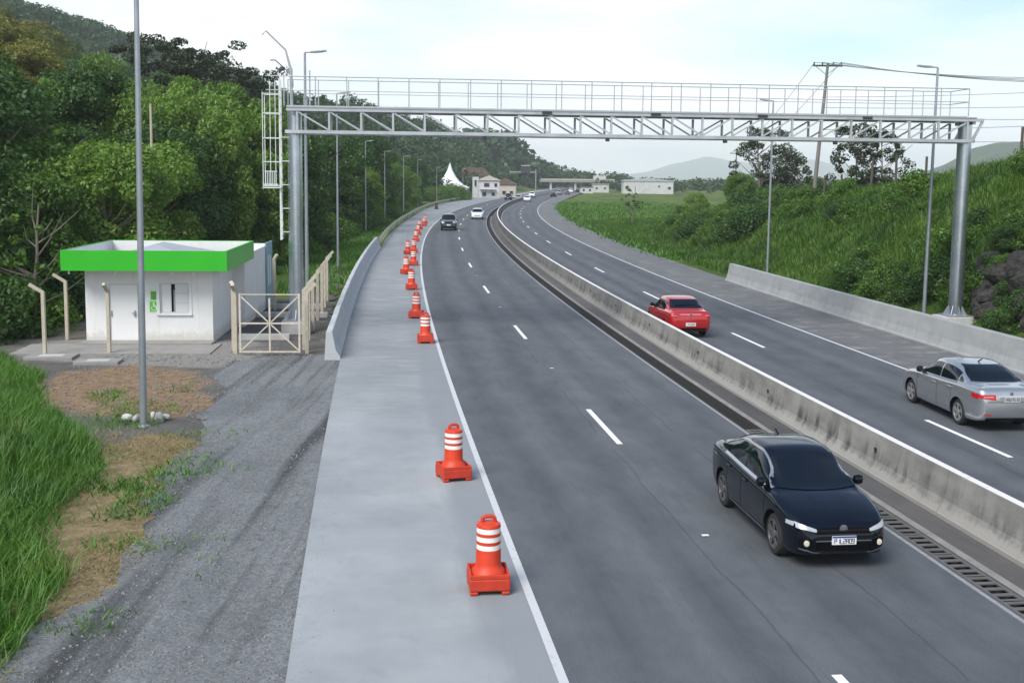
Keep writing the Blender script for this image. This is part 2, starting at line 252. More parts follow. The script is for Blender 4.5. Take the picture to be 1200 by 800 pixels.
# ------------------------------------------------------------------ object helpers
def link(o, parent=None):
    COL.objects.link(o)
    if parent is not None: o.parent = parent
    return o
def tag(o, label=None, cat=None, group=None, kind=None):
    if label: o['label'] = label
    if cat: o['category'] = cat
    if group: o['group'] = group
    if kind: o['kind'] = kind
    return o
def thing(name, label, cat, loc=(0,0,0), rz=0.0, group=None):
    o = bpy.data.objects.new(name, None); o.empty_display_size = 0.2; o.location = loc; o.rotation_euler = (0,0,rz)
    link(o); return tag(o, label, cat, group)
class MB:
    def __init__(s): s.v = []; s.f = []; s.uv = None
    def add(s, vs, fs):
        b = len(s.v); s.v.extend(tuple(p) for p in vs); s.f.extend(tuple(b+i for i in f) for f in fs); return s
    def box(s, c, d, rz=0.0, rx=0.0, ry=0.0):
        m = Matrix.Rotation(rz,3,'Z') @ Matrix.Rotation(ry,3,'Y') @ Matrix.Rotation(rx,3,'X'); c = Vector(c)
        vs = [c + m @ Vector((sx*d[0]/2, sy*d[1]/2, sz*d[2]/2)) for sx in (-1,1) for sy in (-1,1) for sz in (-1,1)]
        return s.add(vs, [(0,1,3,2),(4,6,7,5),(0,4,5,1),(2,3,7,6),(0,2,6,4),(1,5,7,3)])
    def bar(s, a, b, w, h=None, up=(0,0,1)):
        a, b = Vector(a), Vector(b); h = h or w; d = (b-a).normalized(); u = Vector(up)
        if abs(d.dot(u)) > 0.98: u = Vector((0,1,0))
        x = d.cross(u).normalized(); y = x.cross(d)
        vs = [p + x*(i*w/2) + y*(j*h/2) for p in (a,b) for i, j in ((-1,-1),(1,-1),(1,1),(-1,1))]
        return s.add(vs, [(3,2,1,0),(4,5,6,7),(0,1,5,4),(1,2,6,5),(2,3,7,6),(3,0,4,7)])
    def tube(s, pts, r, n=8, cap=True):
        pts = [Vector(p) for p in pts]; k = len(pts); rs = r if isinstance(r,(list,tuple)) else [r]*k
        vs = []; prev = None
        for i, p in enumerate(pts):
            d = (pts[min(i+1,k-1)] - pts[max(i-1,0)]).normalized()
            if prev is None:
                u = Vector((0,0,1)) if abs(d.z) < 0.9 else Vector((1,0,0)); x = d.cross(u).normalized()
            else:
                x = prev - d*prev.dot(d); x = x.normalized()
            prev = x; y = d.cross(x)
            vs += [p + (x*math.cos(2*math.pi*j/n) + y*math.sin(2*math.pi*j/n))*rs[i] for j in range(n)]
        fs = [(i*n+j, i*n+(j+1)%n, (i+1)*n+(j+1)%n, (i+1)*n+j) for i in range(k-1) for j in range(n)]
        if cap: fs += [tuple(range(n-1,-1,-1)), tuple((k-1)*n+j for j in range(n))]
        return s.add(vs, fs)
    def lathe(s, prof, n=24, c=(0,0,0), axis='Z', cap=True):
        vs = []
        for r, z in prof:
            for j in range(n):
                a = 2*math.pi*j/n; p = (r*math.cos(a), r*math.sin(a), z)
                if axis == 'Y': p = (p[0], z, p[1])
                if axis == 'X': p = (z, p[0], p[1])
                vs.append((p[0]+c[0], p[1]+c[1], p[2]+c[2]))
        k = len(prof)
        fs = [(i*n+j, i*n+(j+1)%n, (i+1)*n+(j+1)%n, (i+1)*n+j) for i in range(k-1) for j in range(n)]
        if cap: fs += [tuple(range(n-1,-1,-1)), tuple((k-1)*n+j for j in range(n))]
        return s.add(vs, fs)
    def prism(s, poly, axis, a, b):
        """poly in the plane across axis; axis 'X': (y,z), 'Y': (x,z), 'Z': (x,y)"""
        n = len(poly); vs = []
        for t in (a,b):
            for p in poly: vs.append({'X':(t,p[0],p[1]), 'Y':(p[0],t,p[1]), 'Z':(p[0],p[1],t)}[axis])
        fs = [tuple(range(n-1,-1,-1)), tuple(range(n,2*n))] + [(i,(i+1)%n,n+(i+1)%n,n+i) for i in range(n)]
        return s.add(vs, fs)
    def build(s, name, m, parent=None, world=False, smooth=False, bevel=0.0, loc=None):
        me = bpy.data.meshes.new(name); vs = s.v
        if world and parent is not None: vs = [(p[0]-parent.location.x, p[1]-parent.location.y, p[2]-parent.location.z) for p in vs]
        me.from_pydata(vs, [], s.f); me.materials.append(m)
        if s.uv:
            l = me.uv_layers.new(name='UVMap'); idx = np.zeros(len(me.loops), np.int32); me.loops.foreach_get('vertex_index', idx)
            l.data.foreach_set('uv', np.array(s.uv, np.float32)[idx].ravel())
        bm = bmesh.new(); bm.from_mesh(me); bmesh.ops.recalc_face_normals(bm, faces=bm.faces)
        if bevel: bmesh.ops.bevel(bm, geom=[e for e in bm.edges if len(e.link_faces) == 2 and e.calc_face_angle(0) > 0.5], offset=bevel, segments=2, profile=0.5, affect='EDGES', clamp_overlap=True)
        if smooth:
            for f in bm.faces: f.smooth = True
            for e in bm.edges:
                if len(e.link_faces) == 2 and e.calc_face_angle(0) > 0.7: e.smooth = False
        bm.to_mesh(me); bm.free()
        o = bpy.data.objects.new(name, me)
        if loc: o.location = loc
        return link(o, parent)
def np_mesh(name, v, f, m):
    """quads from numpy arrays"""
    me = bpy.data.meshes.new(name); v = np.asarray(v, np.float32); f = np.asarray(f, np.int32)
    me.vertices.add(len(v)); me.vertices.foreach_set('co', v.ravel())
    k = f.shape[1]; me.loops.add(f.size); me.loops.foreach_set('vertex_index', f.ravel())
    me.polygons.add(len(f)); me.polygons.foreach_set('loop_start', np.arange(0, f.size, k, dtype=np.int32))
    me.update(calc_edges=True); me.materials.append(m); return me
def dup(o, parent=None):
    c = o.copy(); COL.objects.link(c)
    if parent is not None: c.parent = parent
    for ch in o.children: dup(ch, c)
    return c
def struct(o): o['kind'] = 'structure'; return o
# ------------------------------------------------------------------ the road's line
_P = (12.0216, -0.13944, 0.06544, 0.01395, -0.00382)
_S = np.arange(-40, 1600, 0.5); _q = np.clip(_S/100, None, 3.3)
_TH = _P[1]+_P[2]*_q+_P[3]*_q**2+_P[4]*_q**3
_X = np.cumsum(np.sin(_TH)*.5); _Y = np.cumsum(np.cos(_TH)*.5); _i0 = int(np.argmin(abs(_S)))
_X = _X-_X[_i0]+_P[0]; _Y = _Y-_Y[_i0]
def road(s, off, z=0.0):
    th = np.interp(s,_S,_TH); return (float(np.interp(s,_S,_X)+off*math.cos(th)), float(np.interp(s,_S,_Y)-off*math.sin(th)), z)
def off_of(x, y):
    return (x-np.interp(y,_Y,_X))*np.cos(np.interp(y,_Y,_TH))
def s_of(y): return np.interp(y,_Y,_S)
def svals(a, b, step=2.0):
    out = [a]; s = a
    while s < b:
        st = step if s < 150 else step*2.5
        s = min(b, s+st); out.append(s)
    return out
def shl(s): return float(np.interp(s, [0,95,165,240,300,400,1000], [-12.75,-12.95,-14.0,-16.6,-17.0,-14.0,-13.0]))
def strip(name, m, a, b, o0, o1, z=0.0, parent=None, step=2.0, nx=1):
    fo = (lambda o: (o if callable(o) else (lambda s: o)))
    o0, o1 = fo(o0), fo(o1); mb = MB(); mb.uv = []
    ss = svals(a,b,step)
    for s in ss:
        for k in range(nx+1):
            o = o0(s)+(o1(s)-o0(s))*k/nx; mb.v.append(road(s,o,z)); mb.uv.append((o,s))
    n = nx+1
    for i in range(len(ss)-1):
        for k in range(nx): mb.f.append((i*n+k, i*n+k+1, (i+1)*n+k+1, (i+1)*n+k))
    return mb.build(name, m, parent)
S0, S1 = -25.0, 900.0
rd1 = struct(strip('southbound_road', ASPH_L, S0, S1, -9.62, -3.02))
rd2 = struct(strip('northbound_road', ASPH_R, S0, S1, -1.3, 5.0))
rd3 = struct(strip('right_shoulder', ASPH_S, S0, S1, 5.0, 8.55))
sh1 = struct(strip('concrete_shoulder', CONC_FLAT, S0, 95.0, shl, -9.62))
sh3 = struct(strip('asphalt_shoulder', ASPH_J, 95.0, S1, shl, -9.62))
mst = struct(strip('median_strip', ASPH_D, S0, S1, -2.42, -1.2))
LZ = 0.005
strip('edge_line', LINE_W, S0, 420, -9.62, -9.50, LZ, rd1)
strip('edge_line', LINE_OLD, S0, 420, -3.13, -3.06, LZ, rd1)
strip('edge_line', LINE_OLD, S0, 420, -1.05, -0.93, LZ, rd2)
strip('edge_line', LINE_W, S0, 420, 4.78, 4.91, LZ, rd2)
def dash(s0, ln, off, parent, m, w=0.13): strip('lane_dash', m, s0, s0+ln, off-w/2, off+w/2, LZ, parent)
# measured starts (metres along the road); the pattern is four metres of paint in sixteen
for k in range(-1, 14): dash((10.15 if k < 0 else 25.75+16.45*k), 3.8, -6.29, rd1, LINE_B)
for k in range(-1, 14): dash(23.9+15.85*k, 3.8, 1.85, rd2, LINE_B)
for k in range(0, 7): strip('road_stud', REFL, 19.2+16.5*k, 19.29+16.5*k, -6.35, -6.23, LZ+0.012, rd1)
# ------------------------------------------------------------------ median: drain, kerb, barrier
CHANW = mat('channel_wall_shade', (0.03,0.03,0.03), 0.95)  # near-black wall colour paints the shade inside the drain slots
dr = strip('drain_channel', DARKHOLE, S0, 300, -3.02, -2.58, -0.20); struct(dr)
strip('channel_side', SLAB, S0, 300, -3.025, -3.02, -0.004, dr)
for (oa, ob) in ((-3.021,-3.0),(-2.60,-2.579)):
    mb = MB(); ss = svals(S0,300)
    for s in ss: mb.v += [road(s,oa,-0.21), road(s,oa,-0.003), road(s,ob,-0.003), road(s,ob,-0.21)]
    for i in range(len(ss)-1):
        for k in range(3): mb.f.append((i*4+k, i*4+k+1, i*4+k+5, i*4+k+4))
    mb.build('channel_wall', CHANW, dr)
def cover_mesh():
    mb = MB()
    for y in (-0.185, 0.185): mb.box((0,y,-0.012), (0.985,0.085,0.024))
    xs = [-0.47,-0.25,-0.03,0.19,0.46]
    ws = [0.05,0.10,0.10,0.10,0.06]
    for x, w in zip((-0.466,-0.235,0.0,0.235,0.466), (0.10,0.085,0.085,0.085,0.10)): mb.box((x,0,-0.010), (w,0.32,0.018))
    return mb
COVERM = mat('drain_cover_concrete', (0.125,0.126,0.128), 0.9, noise=(4.0,0.5,(0.085,0.085,0.087)), bump=(40,0.3,0.01))
first = None
for k in range(26):
    s = 1.5+k*1.0; p = road(s, -2.80); th = float(np.interp(s,_S,_TH))
    if first is None: o = first = cover_mesh().build('drain_cover', COVERM, dr)
    else: o = first.copy(); link(o, dr)
    o.location = (p[0], p[1], -0.004); o.rotation_euler = (0,0,math.pi/2-th)
KERBM = mat('kerb_concrete', (0.27,0.262,0.25), 0.9, noise=(2.5,0.5,(0.16,0.155,0.15)), bump=(20,0.5,0.015))
def profile_run(name, m, a, b, prof, parent=None, step=1.25, capends=True):
    """prof: (offset, z) outline, open at the bottom; uv = (along, height)"""
    mb = MB(); mb.uv = []; ss = svals(a,b,step); n = len(prof)
    for s in ss:
        for (o,z) in prof: mb.v.append(road(s,o,z)); mb.uv.append((s,z))
    for i in range(len(ss)-1):
        for k in range(n-1): mb.f.append((i*n+k, i*n+k+1, (i+1)*n+k+1, (i+1)*n+k))
    if capends: mb.f += [tuple(range(n)), tuple((len(ss)-1)*n+k for k in range(n))]
    return mb.build(name, m, parent)
kb = thing('median_kerb', 'low pale concrete kerb running beside the slotted drain under the median wall', 'kerb', road(10,-2.5))
for k in range(60):
    a = -8+k*3.0
    o = profile_run('kerb_stone', KERBM, a, a+2.985, [(-2.575,-0.12),(-2.57,0.005),(-2.55,0.022),(-2.46,0.025),(-2.44,0.012),(-2.43,-0.1)], None)
    o.parent = kb; o.location = -kb.location
mw = thing('median_barrier', 'weathered stained concrete median wall with white painted top edge between the carriageways', 'barrier', road(10,-1.58))
c = -1.58
NJ = [(c-.30,-0.1),(c-.295,0.07),(c-.28,0.08),(c-.16,0.30),(c-.08,0.80),(c-.065,0.815),(c+.065,0.815),(c+.08,0.80),(c+.16,0.30),(c+.28,0.08),(c+.295,0.07),(c+.30,-0.1)]
k = 0; s = -10.0
while s < 330:
    ln = 5.0 if s < 120 else 15.0
    o = profile_run('barrier_segment', BARR_OLD, s, s+ln-0.018, NJ, None); o.parent = mw; o.location = -mw.location; s += ln
CAPW = paint_line('barrier_top_paint', (0.66,0.66,0.66), 0.44)
o = profile_run('painted_edge', CAPW, -10, 330, [(c-.071,0.811),(c-.063,0.8195),(c+.063,0.8195),(c+.071,0.811)], None, 1.25, False); o.parent = mw; o.location = -mw.location
rnd = random.Random(4)
for k in range(26):
    s = 3.9+k*6.35+rnd.uniform(-.2,.2); mb = MB(); a = Vector(road(s,c-.131,0.46)); th = float(np.interp(s,_S,_TH))
    mb.box(a, (0.02,0.09,0.16), -th, 0, -0.12); o = mb.build('weep_hole', DARKHOLE, None); o.parent = mw; o.location = -mw.location  # dark block on the wall face, painting the shade of a hole
# ------------------------------------------------------------------ outer barriers
lb = thing('shoulder_barrier', 'clean pale concrete barrier beside the cone lined shoulder, near end square cut', 'barrier', road(36,-12.9))
s = 37.9
while s < 94:
    fo = [(0.02,-0.1),(0.0,0.08),(-0.13,0.28),(-0.24,0.86),(-0.26,0.88),(-0.42,0.88),(-0.44,0.86),(-0.5,-0.1)]
    b0 = shl(s+3)
    o = profile_run('barrier_segment', BARR_NEW, s, s+5.68, [(b0+a,z) for a,z in fo], None); o.parent = lb; o.location = -lb.location; s += 5.7
RB0, RB1 = 8.09, 66.0
rb = thing('roadside_barrier', 'grey concrete barrier in front of the grassy bank under the gantry column', 'barrier', road(40,8.4))
s = -8.0
RPROF = [(8.05,-0.1),(8.06,0.05),(8.10,0.10),(8.20,0.38),(8.30,0.98),(8.32,1.0),(8.54,1.0),(8.56,0.98),(8.60,-0.1)]
while s < RB1-0.1:
    o = profile_run('barrier_segment', BARR_GREY, s, s+6.15, RPROF, None); o.parent = rb; o.location = -rb.location; s += 6.1667
GR = mat('guardrail_steel', (0.36,0.37,0.31), 0.55, 0.3, noise=(2.0,0.5,(0.27,0.29,0.22)))
gr = thing('guardrail', 'long corrugated steel guardrail curving along the outer shoulder past the concrete barrier', 'guardrail', road(96,-13.2))
wb = [(0.0,0.42),(0.05,0.47),(0.05,0.52),(0.0,0.57),(0.0,0.60),(0.05,0.65),(0.05,0.70),(0.0,0.75)]
s = 95.0; k = 0
while s < 300:
    mb = MB(); pts = [s+i*2.0 for i in range(5)]
    for q in pts:
        for (o_,z) in wb: mb.v.append(road(q, shl(q)-0.15+o_, z))
        for (o_,z) in reversed(wb): mb.v.append(road(q, shl(q)-0.156+o_, z))
    n = 2*len(wb)
    for i in range(4):
        for j in range(n): mb.f.append((i*n+j, i*n+(j+1)%n, (i+1)*n+(j+1)%n, (i+1)*n+j))
    o = mb.build('rail_beam', GR, None); o.parent = gr; o.location = -gr.location
    for q in (s, s+4.0):
        mb = MB().box(road(q, shl(q)-0.24, 0.36), (0.12,0.09,0.72)); o = mb.build('rail_post', GR, None); o.parent = gr; o.location = -gr.location
    s += 8.0
# ------------------------------------------------------------------ the ground
def smooth(x): x = np.clip(x,0,1); return x*x*(3-2*x)
def vnoise(x, y, seed=0):
    """cheap smooth value noise"""
    xi, yi = np.floor(x), np.floor(y); fx, fy = smooth(x-xi), smooth(y-yi)
    def h(a,b):
        v = np.sin(a*127.1+b*311.7+seed*74.7)*43758.5453; return v-np.floor(v)
    return (h(xi,yi)*(1-fx)+h(xi+1,yi)*fx)*(1-fy)+(h(xi,yi+1)*(1-fx)+h(xi+1,yi+1)*fx)*fy
def terrain(x, y):
    x = np.asarray(x,float); y = np.asarray(y,float)
    o = off_of(x,y); s = y
    z = np.full_like(o, -0.09)
    z = np.where((o > -3.9) & (o < -1.4), -0.42, z)
    z = np.where((o > -3.9+0.6) & (o < 9.0), np.minimum(z,-0.09), z)
    # left: forested slope
    L = -o
    far = smooth((y-230)/200.)
    edge = np.interp(y,[0,30,40,52,60,70,90,120,200,320],[24,26,26,24,21.5,20,18,17,19,22])
    hill = smooth((L-edge)/np.interp(y,[0,250,400],[95,95,52]))*24.0+np.clip((L-edge)/10,0,1)*1.2
    hill *= 1-0.75*smooth((y-560)/260.)*smooth((150-L)/40+1)
    hill += 32*smooth((L-168)/50)*smooth((y-330)/120)*(1-smooth((y-720)/300))
    hill += smooth((L-150)/260.)*60*smooth((y-150)/350.)*(1-smooth((y-1100)/900.))
    hill += (vnoise(x/28,y/28,1)-.5)*5*smooth((L-edge)/50)
    xb = np.interp(y,[10,16,19.5,21.6,24.2,26.4,29,32.6,36,37],[-5.9,-6.6,-8.0,-8.1,-9.2,-10.6,-12.4,-13.8,-16.6,-18]); bank = 0.55*smooth((xb-x)/3.0)*smooth((38-y)/5.)*smooth((y-6)/8.)
    z = z+np.where(L > 12.5, hill+bank+ (vnoise(x/1.7,y/1.7,3)-.5)*0.10*smooth((L-edge+1)/3), 0)
    # right: embankment that dies out into a field
    crest = np.interp(y,[0,40,60,80,90,110,130,160,250],[7.0,7.0,6.9,5.7,4.8,2.7,1.2,0.25,0.0])
    foot = np.interp(y,[0,40,58,75,130,200],[10.6,11.6,12.4,12.0,12.0,12.0])
    wid = np.interp(y,[0,45,60,80,120],[7.5,8.5,9.5,10.5,11.0])
    t = (o-foot)/wid
    e = crest*(0.30*np.clip(t*3.2,0,1)+0.70*smooth(t))
    e = e+(vnoise(x/2.6,y/2.6,5)-.5)*1.0*smooth(t*3)*np.clip(crest/4,0,1)+(vnoise(x/9,y/9,6)-.5)*1.4*smooth(t)*np.clip(crest/5,0.1,1)
    e = e+smooth((o-60)/300)*4
    z = z+np.where(o > 9.2, e, 0)
    z = z-np.where(y > 330, 0.25, 0)
    return z
def grid_axis(a, b, fine0, fine1, step, grow):
    out = list(np.arange(fine0, fine1+1e-6, step)); d = step; v = fine1
    while v < b: d *= grow; v += d; out.append(v)
    d = step; v = fine0
    while v > a: d *= grow; v -= d; out.insert(0, v)
    return np.array(out)
gx = np.clip(grid_axis(-3500, 3500, -42, 40, 0.55, 1.09), -3600, 3600); gy = np.clip(grid_axis(-60, 8300, 4, 120, 0.62, 1.035), -90, 8620)
GX, GY = np.meshgrid(gx, gy); GZ = terrain(GX, GY)
nxx, nyy = len(gx), len(gy); ii = np.arange(nxx*nyy).reshape(nyy,nxx)
gf = np.stack([ii[:-1,:-1].ravel(), ii[:-1,1:].ravel(), ii[1:,1:].ravel(), ii[1:,:-1].ravel()],1)
def ground_mat():
    m, t, b = new_mat('ground_earth_and_grass')
    o = N(t,'ShaderNodeTexCoord').outputs['Object']
    n1 = noise_of(t,o,0.16,6,0.6); n2 = noise_of(t,o,1.1,6,0.65); n3 = noise_of(t,o,9.0,4,0.7)
    g = mixc(t, ramp(t,n1,(0.35,(0,)*3),(0.65,(1,)*3)), (0.050,0.105,0.015), (0.095,0.155,0.028))
    g = mixc(t, M(t,'MULTIPLY',M(t,'SUBTRACT',n2,0.50,clamp=True),3.0,clamp=True), g, (0.13,0.125,0.045))
    n4 = noise_of(t,o,0.05,5,0.65,(1,.5,1)); g = mixc(t, ramp(t,n4,(.45,(0,)*3),(.62,(.8,)*3)), g, (0.15,0.155,0.055)); g = mixc(t, ramp(t,noise_of(t,o,0.09,5,0.65,(1,.35,1)),(.50,(0,)*3),(.62,(.85,)*3)), g, (0.030,0.070,0.018))
    g = mixc(t, 0.6, g, ramp(t,n3,(0.3,(0.6,)*3),(0.7,(1.3,)*3)),'MULTIPLY')
    t.links.new(g,b.inputs['Base Color']); b.inputs['Roughness'].default_value = 1.0; b.inputs['Specular IOR Level'].default_value = 0.1
    bump_to(t,b,n3,0.8,0.08); return m
gme = np_mesh('ground', np.stack([GX.ravel(),GY.ravel(),GZ.ravel()],1), gf, ground_mat())
gme.polygons.foreach_set('use_smooth', np.ones(len(gme.polygons),bool))
struct(link(bpy.data.objects.new('ground', gme)))
def patch(name, m, poly, z, wob=0.35, seed=1, sub=0.14):
    """flat ground patch with a ragged edge"""
    r = np.random.RandomState(seed); pts = []
    for (a,b) in zip(poly, poly[1:]+poly[:1]):
        straight = len(a) > 2 and a[2]
        a_, b_ = np.array(a[:2],float), np.array(b[:2],float); n = max(1,int(np.hypot(*(b_-a_))/sub)) if not straight else max(1,int(np.hypot(*(b_-a_))/2))
        nor = np.array([-(b_-a_)[1],(b_-a_)[0]]); nor /= max(1e-6,np.hypot(*nor))
        for i in range(n):
            p = a_+(b_-a_)*i/n
            if not straight and i: p = p+nor*wob*((vnoise(np.array(p[0]*1.1),np.array(p[1]*1.1),seed)-.5)*1.3+(vnoise(np.array(p[0]*4.5),np.array(p[1]*4.5),seed+3)-.5)*.6)
            pts.append((float(p[0]),float(p[1]),z))
    bm = bmesh.new(); vs = [bm.verts.new(p) for p in pts]
    es = [bm.edges.new((vs[i],vs[(i+1)%len(vs)])) for i in range(len(vs))]
    bmesh.ops.triangle_fill(bm, use_beauty=True, use_dissolve=False, edges=es)
    bmesh.ops.recalc_face_normals(bm, faces=bm.faces)
    me = bpy.data.meshes.new(name); bm.to_mesh(me); bm.free(); me.materials.append(m)
    return struct(link(bpy.data.objects.new(name, me)))
def gravel_mat(name, c1, c2, c3, track=0.0):
    m, t, b = new_mat(name)
    o = N(t,'ShaderNodeTexCoord').outputs['Object']
    n1 = noise_of(t,o,0.55,6,0.65,(1.0,0.35,1)); n2 = noise_of(t,o,3.2,8,0.75); n3 = noise_of(t,o,22.0,4,0.75)
    vo = N(t,'ShaderNodeTexVoronoi'); vo.inputs['Scale'].default_value = 26.0; t.links.new(o,vo.inputs['Vector'])
    g = mixc(t, ramp(t,n1,(0.36,(0,)*3),(0.62,(1,)*3)), c1, c2)
    g = mixc(t, M(t,'MULTIPLY',M(t,'SUBTRACT',n2,0.52,clamp=True),3.5,clamp=True), g, c3)
    if track:
        mp = N(t,'ShaderNodeMapping'); mp.inputs['Rotation'].default_value = (0,0,rad(-12)); mp.inputs['Scale'].default_value = (1.3,0.06,1); t.links.new(o,mp.inputs[0])
        tn = N(t,'ShaderNodeTexNoise'); tn.inputs['Scale'].default_value = 1.6; tn.inputs['Detail'].default_value = 5; t.links.new(mp.outputs[0],tn.inputs['Vector'])
        g = mixc(t, M(t,'MULTIPLY',M(t,'SUBTRACT',tn.outputs[0],0.5,clamp=True),track*5,clamp=True), g, tuple(x*0.45 for x in c1))
    g = mixc(t, 0.85, g, ramp(t,n3,(0.25,(0.55,)*3),(0.75,(1.45,)*3)),'MULTIPLY')
    g = mixc(t, 0.45, g, ramp(t,vo.outputs['Color'],(0.2,(0.7,)*3),(0.9,(1.35,)*3)),'MULTIPLY')
    t.links.new(g,b.inputs['Base Color']); b.inputs['Roughness'].default_value = 0.95; b.inputs['Specular IOR Level'].default_value = 0.2
    hh = M(t,'ADD',M(t,'MULTIPLY',n3,0.6),n2); bump_to(t,b,hh,0.9,0.06); return m
GRAVEL = gravel_mat('gravel_grey', (0.152,0.164,0.172), (0.222,0.236,0.246), (0.092,0.10,0.107), 1.0)
DIRT = gravel_mat('yard_dirt', (0.085,0.082,0.078), (0.15,0.142,0.132), (0.05,0.048,0.046))
DIRTP = gravel_mat('yard_dirt_pale', (0.20,0.195,0.185), (0.27,0.262,0.245), (0.12,0.115,0.108))
TAN = gravel_mat('dry_grass_soil', (0.27,0.165,0.085), (0.33,0.225,0.125), (0.14,0.105,0.062))
TAN2 = gravel_mat('dry_grass_soil_pale', (0.30,0.22,0.12), (0.25,0.18,0.09), (0.10,0.11,0.04))
edge_pts = [road(s,shl(s)+0.05) for s in (36.5,32,28,24,20,16,12,8,4,0,-4)]
patch('gravel_driveway', GRAVEL, [(-5.95,37.0)]+[(p[0],p[1],True) for p in edge_pts]+[(-1.5,-4.0),(-4.4,4.0),(-5.9,10.5),(-6.25,13.2),(-6.22,14.3),(-5.80,15.6),(-5.92,17.4),(-6.38,19.3),(-6.85,22.1),(-6.96,24.3),(-7.28,27.0),(-7.9,30.0),(-8.72,32.9),(-8.9,35.6),(-7.6,36.9)], -0.026, 0.45, 2)
def seg_dist(x, y, P):
    """signed distance to a polygon, positive inside"""
    d = np.full(x.shape, 1e9)
    for (x0,y0),(x1,y1) in zip(P,P[1:]+P[:1]):
        t_ = np.clip(((x-x0)*(x1-x0)+(y-y0)*(y1-y0))/((x1-x0)**2+(y1-y0)**2+1e-9),0,1); d = np.minimum(d,np.hypot(x-x0-t_*(x1-x0),y-y0-t_*(y1-y0)))
    c_ = np.zeros(x.shape,bool)
    for (x0,y0),(x1,y1) in zip(P,P[1:]+P[:1]): c_ ^= ((y0 > y) != (y1 > y)) & (x < (x1-x0)*(y-y0)/(y1-y0+1e-12)+x0)
    return np.where(c_,d,-d)
P_PALE = [(-8.0,37.6),(-8.5,35.0),(-8.8,33.4),(-10.6,34.8),(-12.6,35.0),(-16.2,36.0),(-16.8,38.8),(-15.0,40.6),(-10.2,42.0),(-9.2,40.0)]
P_TAN = [(-13.0,34.0),(-11.4,34.5),(-9.3,34.1),(-8.6,32.0),(-8.0,29.6),(-7.9,28.0),(-8.6,26.9),(-9.6,27.3),(-10.6,27.0),(-11.8,28.4),(-12.8,30.4),(-13.6,32.4)]
P_STRAW = [(-7.9,25.4),(-7.0,25.2),(-6.5,24.0),(-6.4,22.0),(-5.8,19.3),(-5.3,17.4),(-5.2,15.0),(-5.6,12.8),(-7.4,11.0),(-9.4,14.5),(-10.2,18.5),(-10.8,22.5),(-10.2,24.4),(-9.0,24.2)]
P_YARD = [(-5.0,37.4),(-4.6,30.0),(-4.2,20.0),(-3.4,10.0),(-9.0,9.0),(-11.5,16.0),(-12.0,22.0),(-14.0,28.0),(-16.0,33.5),(-18.6,36.8),(-20.5,41.0),(-19.5,47.0),(-16.5,49.5),(-11.5,54.0),(-9.2,56.5),(-8.6,52.5),(-7.0,44.0)]
yx, yy = np.meshgrid(np.arange(-21,-3.2,.16), np.arange(9,57,.2)); ins = seg_dist(yx,yy,P_YARD) > 0
wob = (vnoise(yx/.9,yy/.9,21)-.5)*1.1+(vnoise(yx/.3,yy/.3,22)-.5)*.5
msk = [np.clip(seg_dist(yx,yy,P)/w_+.5+wob*a_,0,1) for P,w_,a_ in ((P_PALE,1.2,.7),(P_TAN,1.1,.8),(P_STRAW,1.1,.8))]
yid = np.arange(yx.size).reshape(yx.shape); q_ = ins[:-1,:-1]&ins[1:,1:]&ins[:-1,1:]&ins[1:,:-1]
yf = np.stack([yid[:-1,:-1][q_],yid[:-1,1:][q_],yid[1:,1:][q_],yid[1:,:-1][q_]],1)
yz = -.048+.014*vnoise(yx/.5,yy/.5,23)
def yard_mat():
    m, t, b = new_mat('yard_dirt_and_straw'); o = N(t,'ShaderNodeTexCoord').outputs['Object']
    at = N(t,'ShaderNodeAttribute'); at.attribute_name = 'cover'; sp_ = N(t,'ShaderNodeSeparateColor'); t.links.new(at.outputs['Color'],sp_.inputs[0])
    n0 = noise_of(t,o,.7,6,.6); n1 = noise_of(t,o,3.0,7,.7); n2 = noise_of(t,o,16.0,4,.75); n3 = noise_of(t,o,7.0,6,.75,(1,.6,1))
    k = lambda i, sh: ramp(t, M(t,'ADD',sp_.outputs[i],M(t,'MULTIPLY',M(t,'SUBTRACT',n3,.5),1.3)), (.42-sh,(0,)*3), (.62+sh,(1,)*3))
    g = mixc(t, ramp(t,n0,(.35,(0,)*3),(.65,(1,)*3)), (.105,.102,.097), (.165,.158,.148))
    g = mixc(t, k(0,.06), g, mixc(t, n1, (.20,.195,.185), (.30,.29,.272)))
    g = mixc(t, k(1,.10), g, mixc(t, ramp(t,n1,(.36,(0,)*3),(.64,(1,)*3)), (.180,.122,.076), (.315,.222,.140)))
    g = mixc(t, k(2,.10), g, mixc(t, ramp(t,n1,(.36,(0,)*3),(.64,(1,)*3)), (.165,.130,.070), (.300,.235,.135)))
    g = mixc(t, M(t,'MULTIPLY',M(t,'SUBTRACT',n3,.56,clamp=True),4.0,clamp=True), g, (.075,.066,.055))
    g = mixc(t, .75, g, ramp(t,n2,(.25,(.55,)*3),(.75,(1.45,)*3)),'MULTIPLY')
    t.links.new(g,b.inputs['Base Color']); b.inputs['Roughness'].default_value = .97; b.inputs['Specular IOR Level'].default_value = .15
    bump_to(t,b,M(t,'ADD',M(t,'MULTIPLY',n2,.7),n3),.9,.06); return m
yme = np_mesh('dirt_yard', np.stack([yx.ravel(),yy.ravel(),yz.ravel()],1), yf, yard_mat())
ca_ = yme.color_attributes.new('cover','FLOAT_COLOR','POINT'); ca_.data.foreach_set('color', np.stack([m_.ravel() for m_ in msk]+[np.ones(yx.size)],1).astype(np.float32).ravel())
struct(link(bpy.data.objects.new('dirt_yard', yme)))
patch('verge_gravel', DIRT, [(-6.1,37.6),(-6.0,40.0),(-7.6,48.0),(-9.0,58.0),(-10.3,68.0),(-11.3,76.0),(-12.4,76.0),(-11.2,66.0),(-10.0,56.0),(-8.8,50.0),(-7.4,41.0),(-6.9,37.6)], -0.045, 0.6, 13)
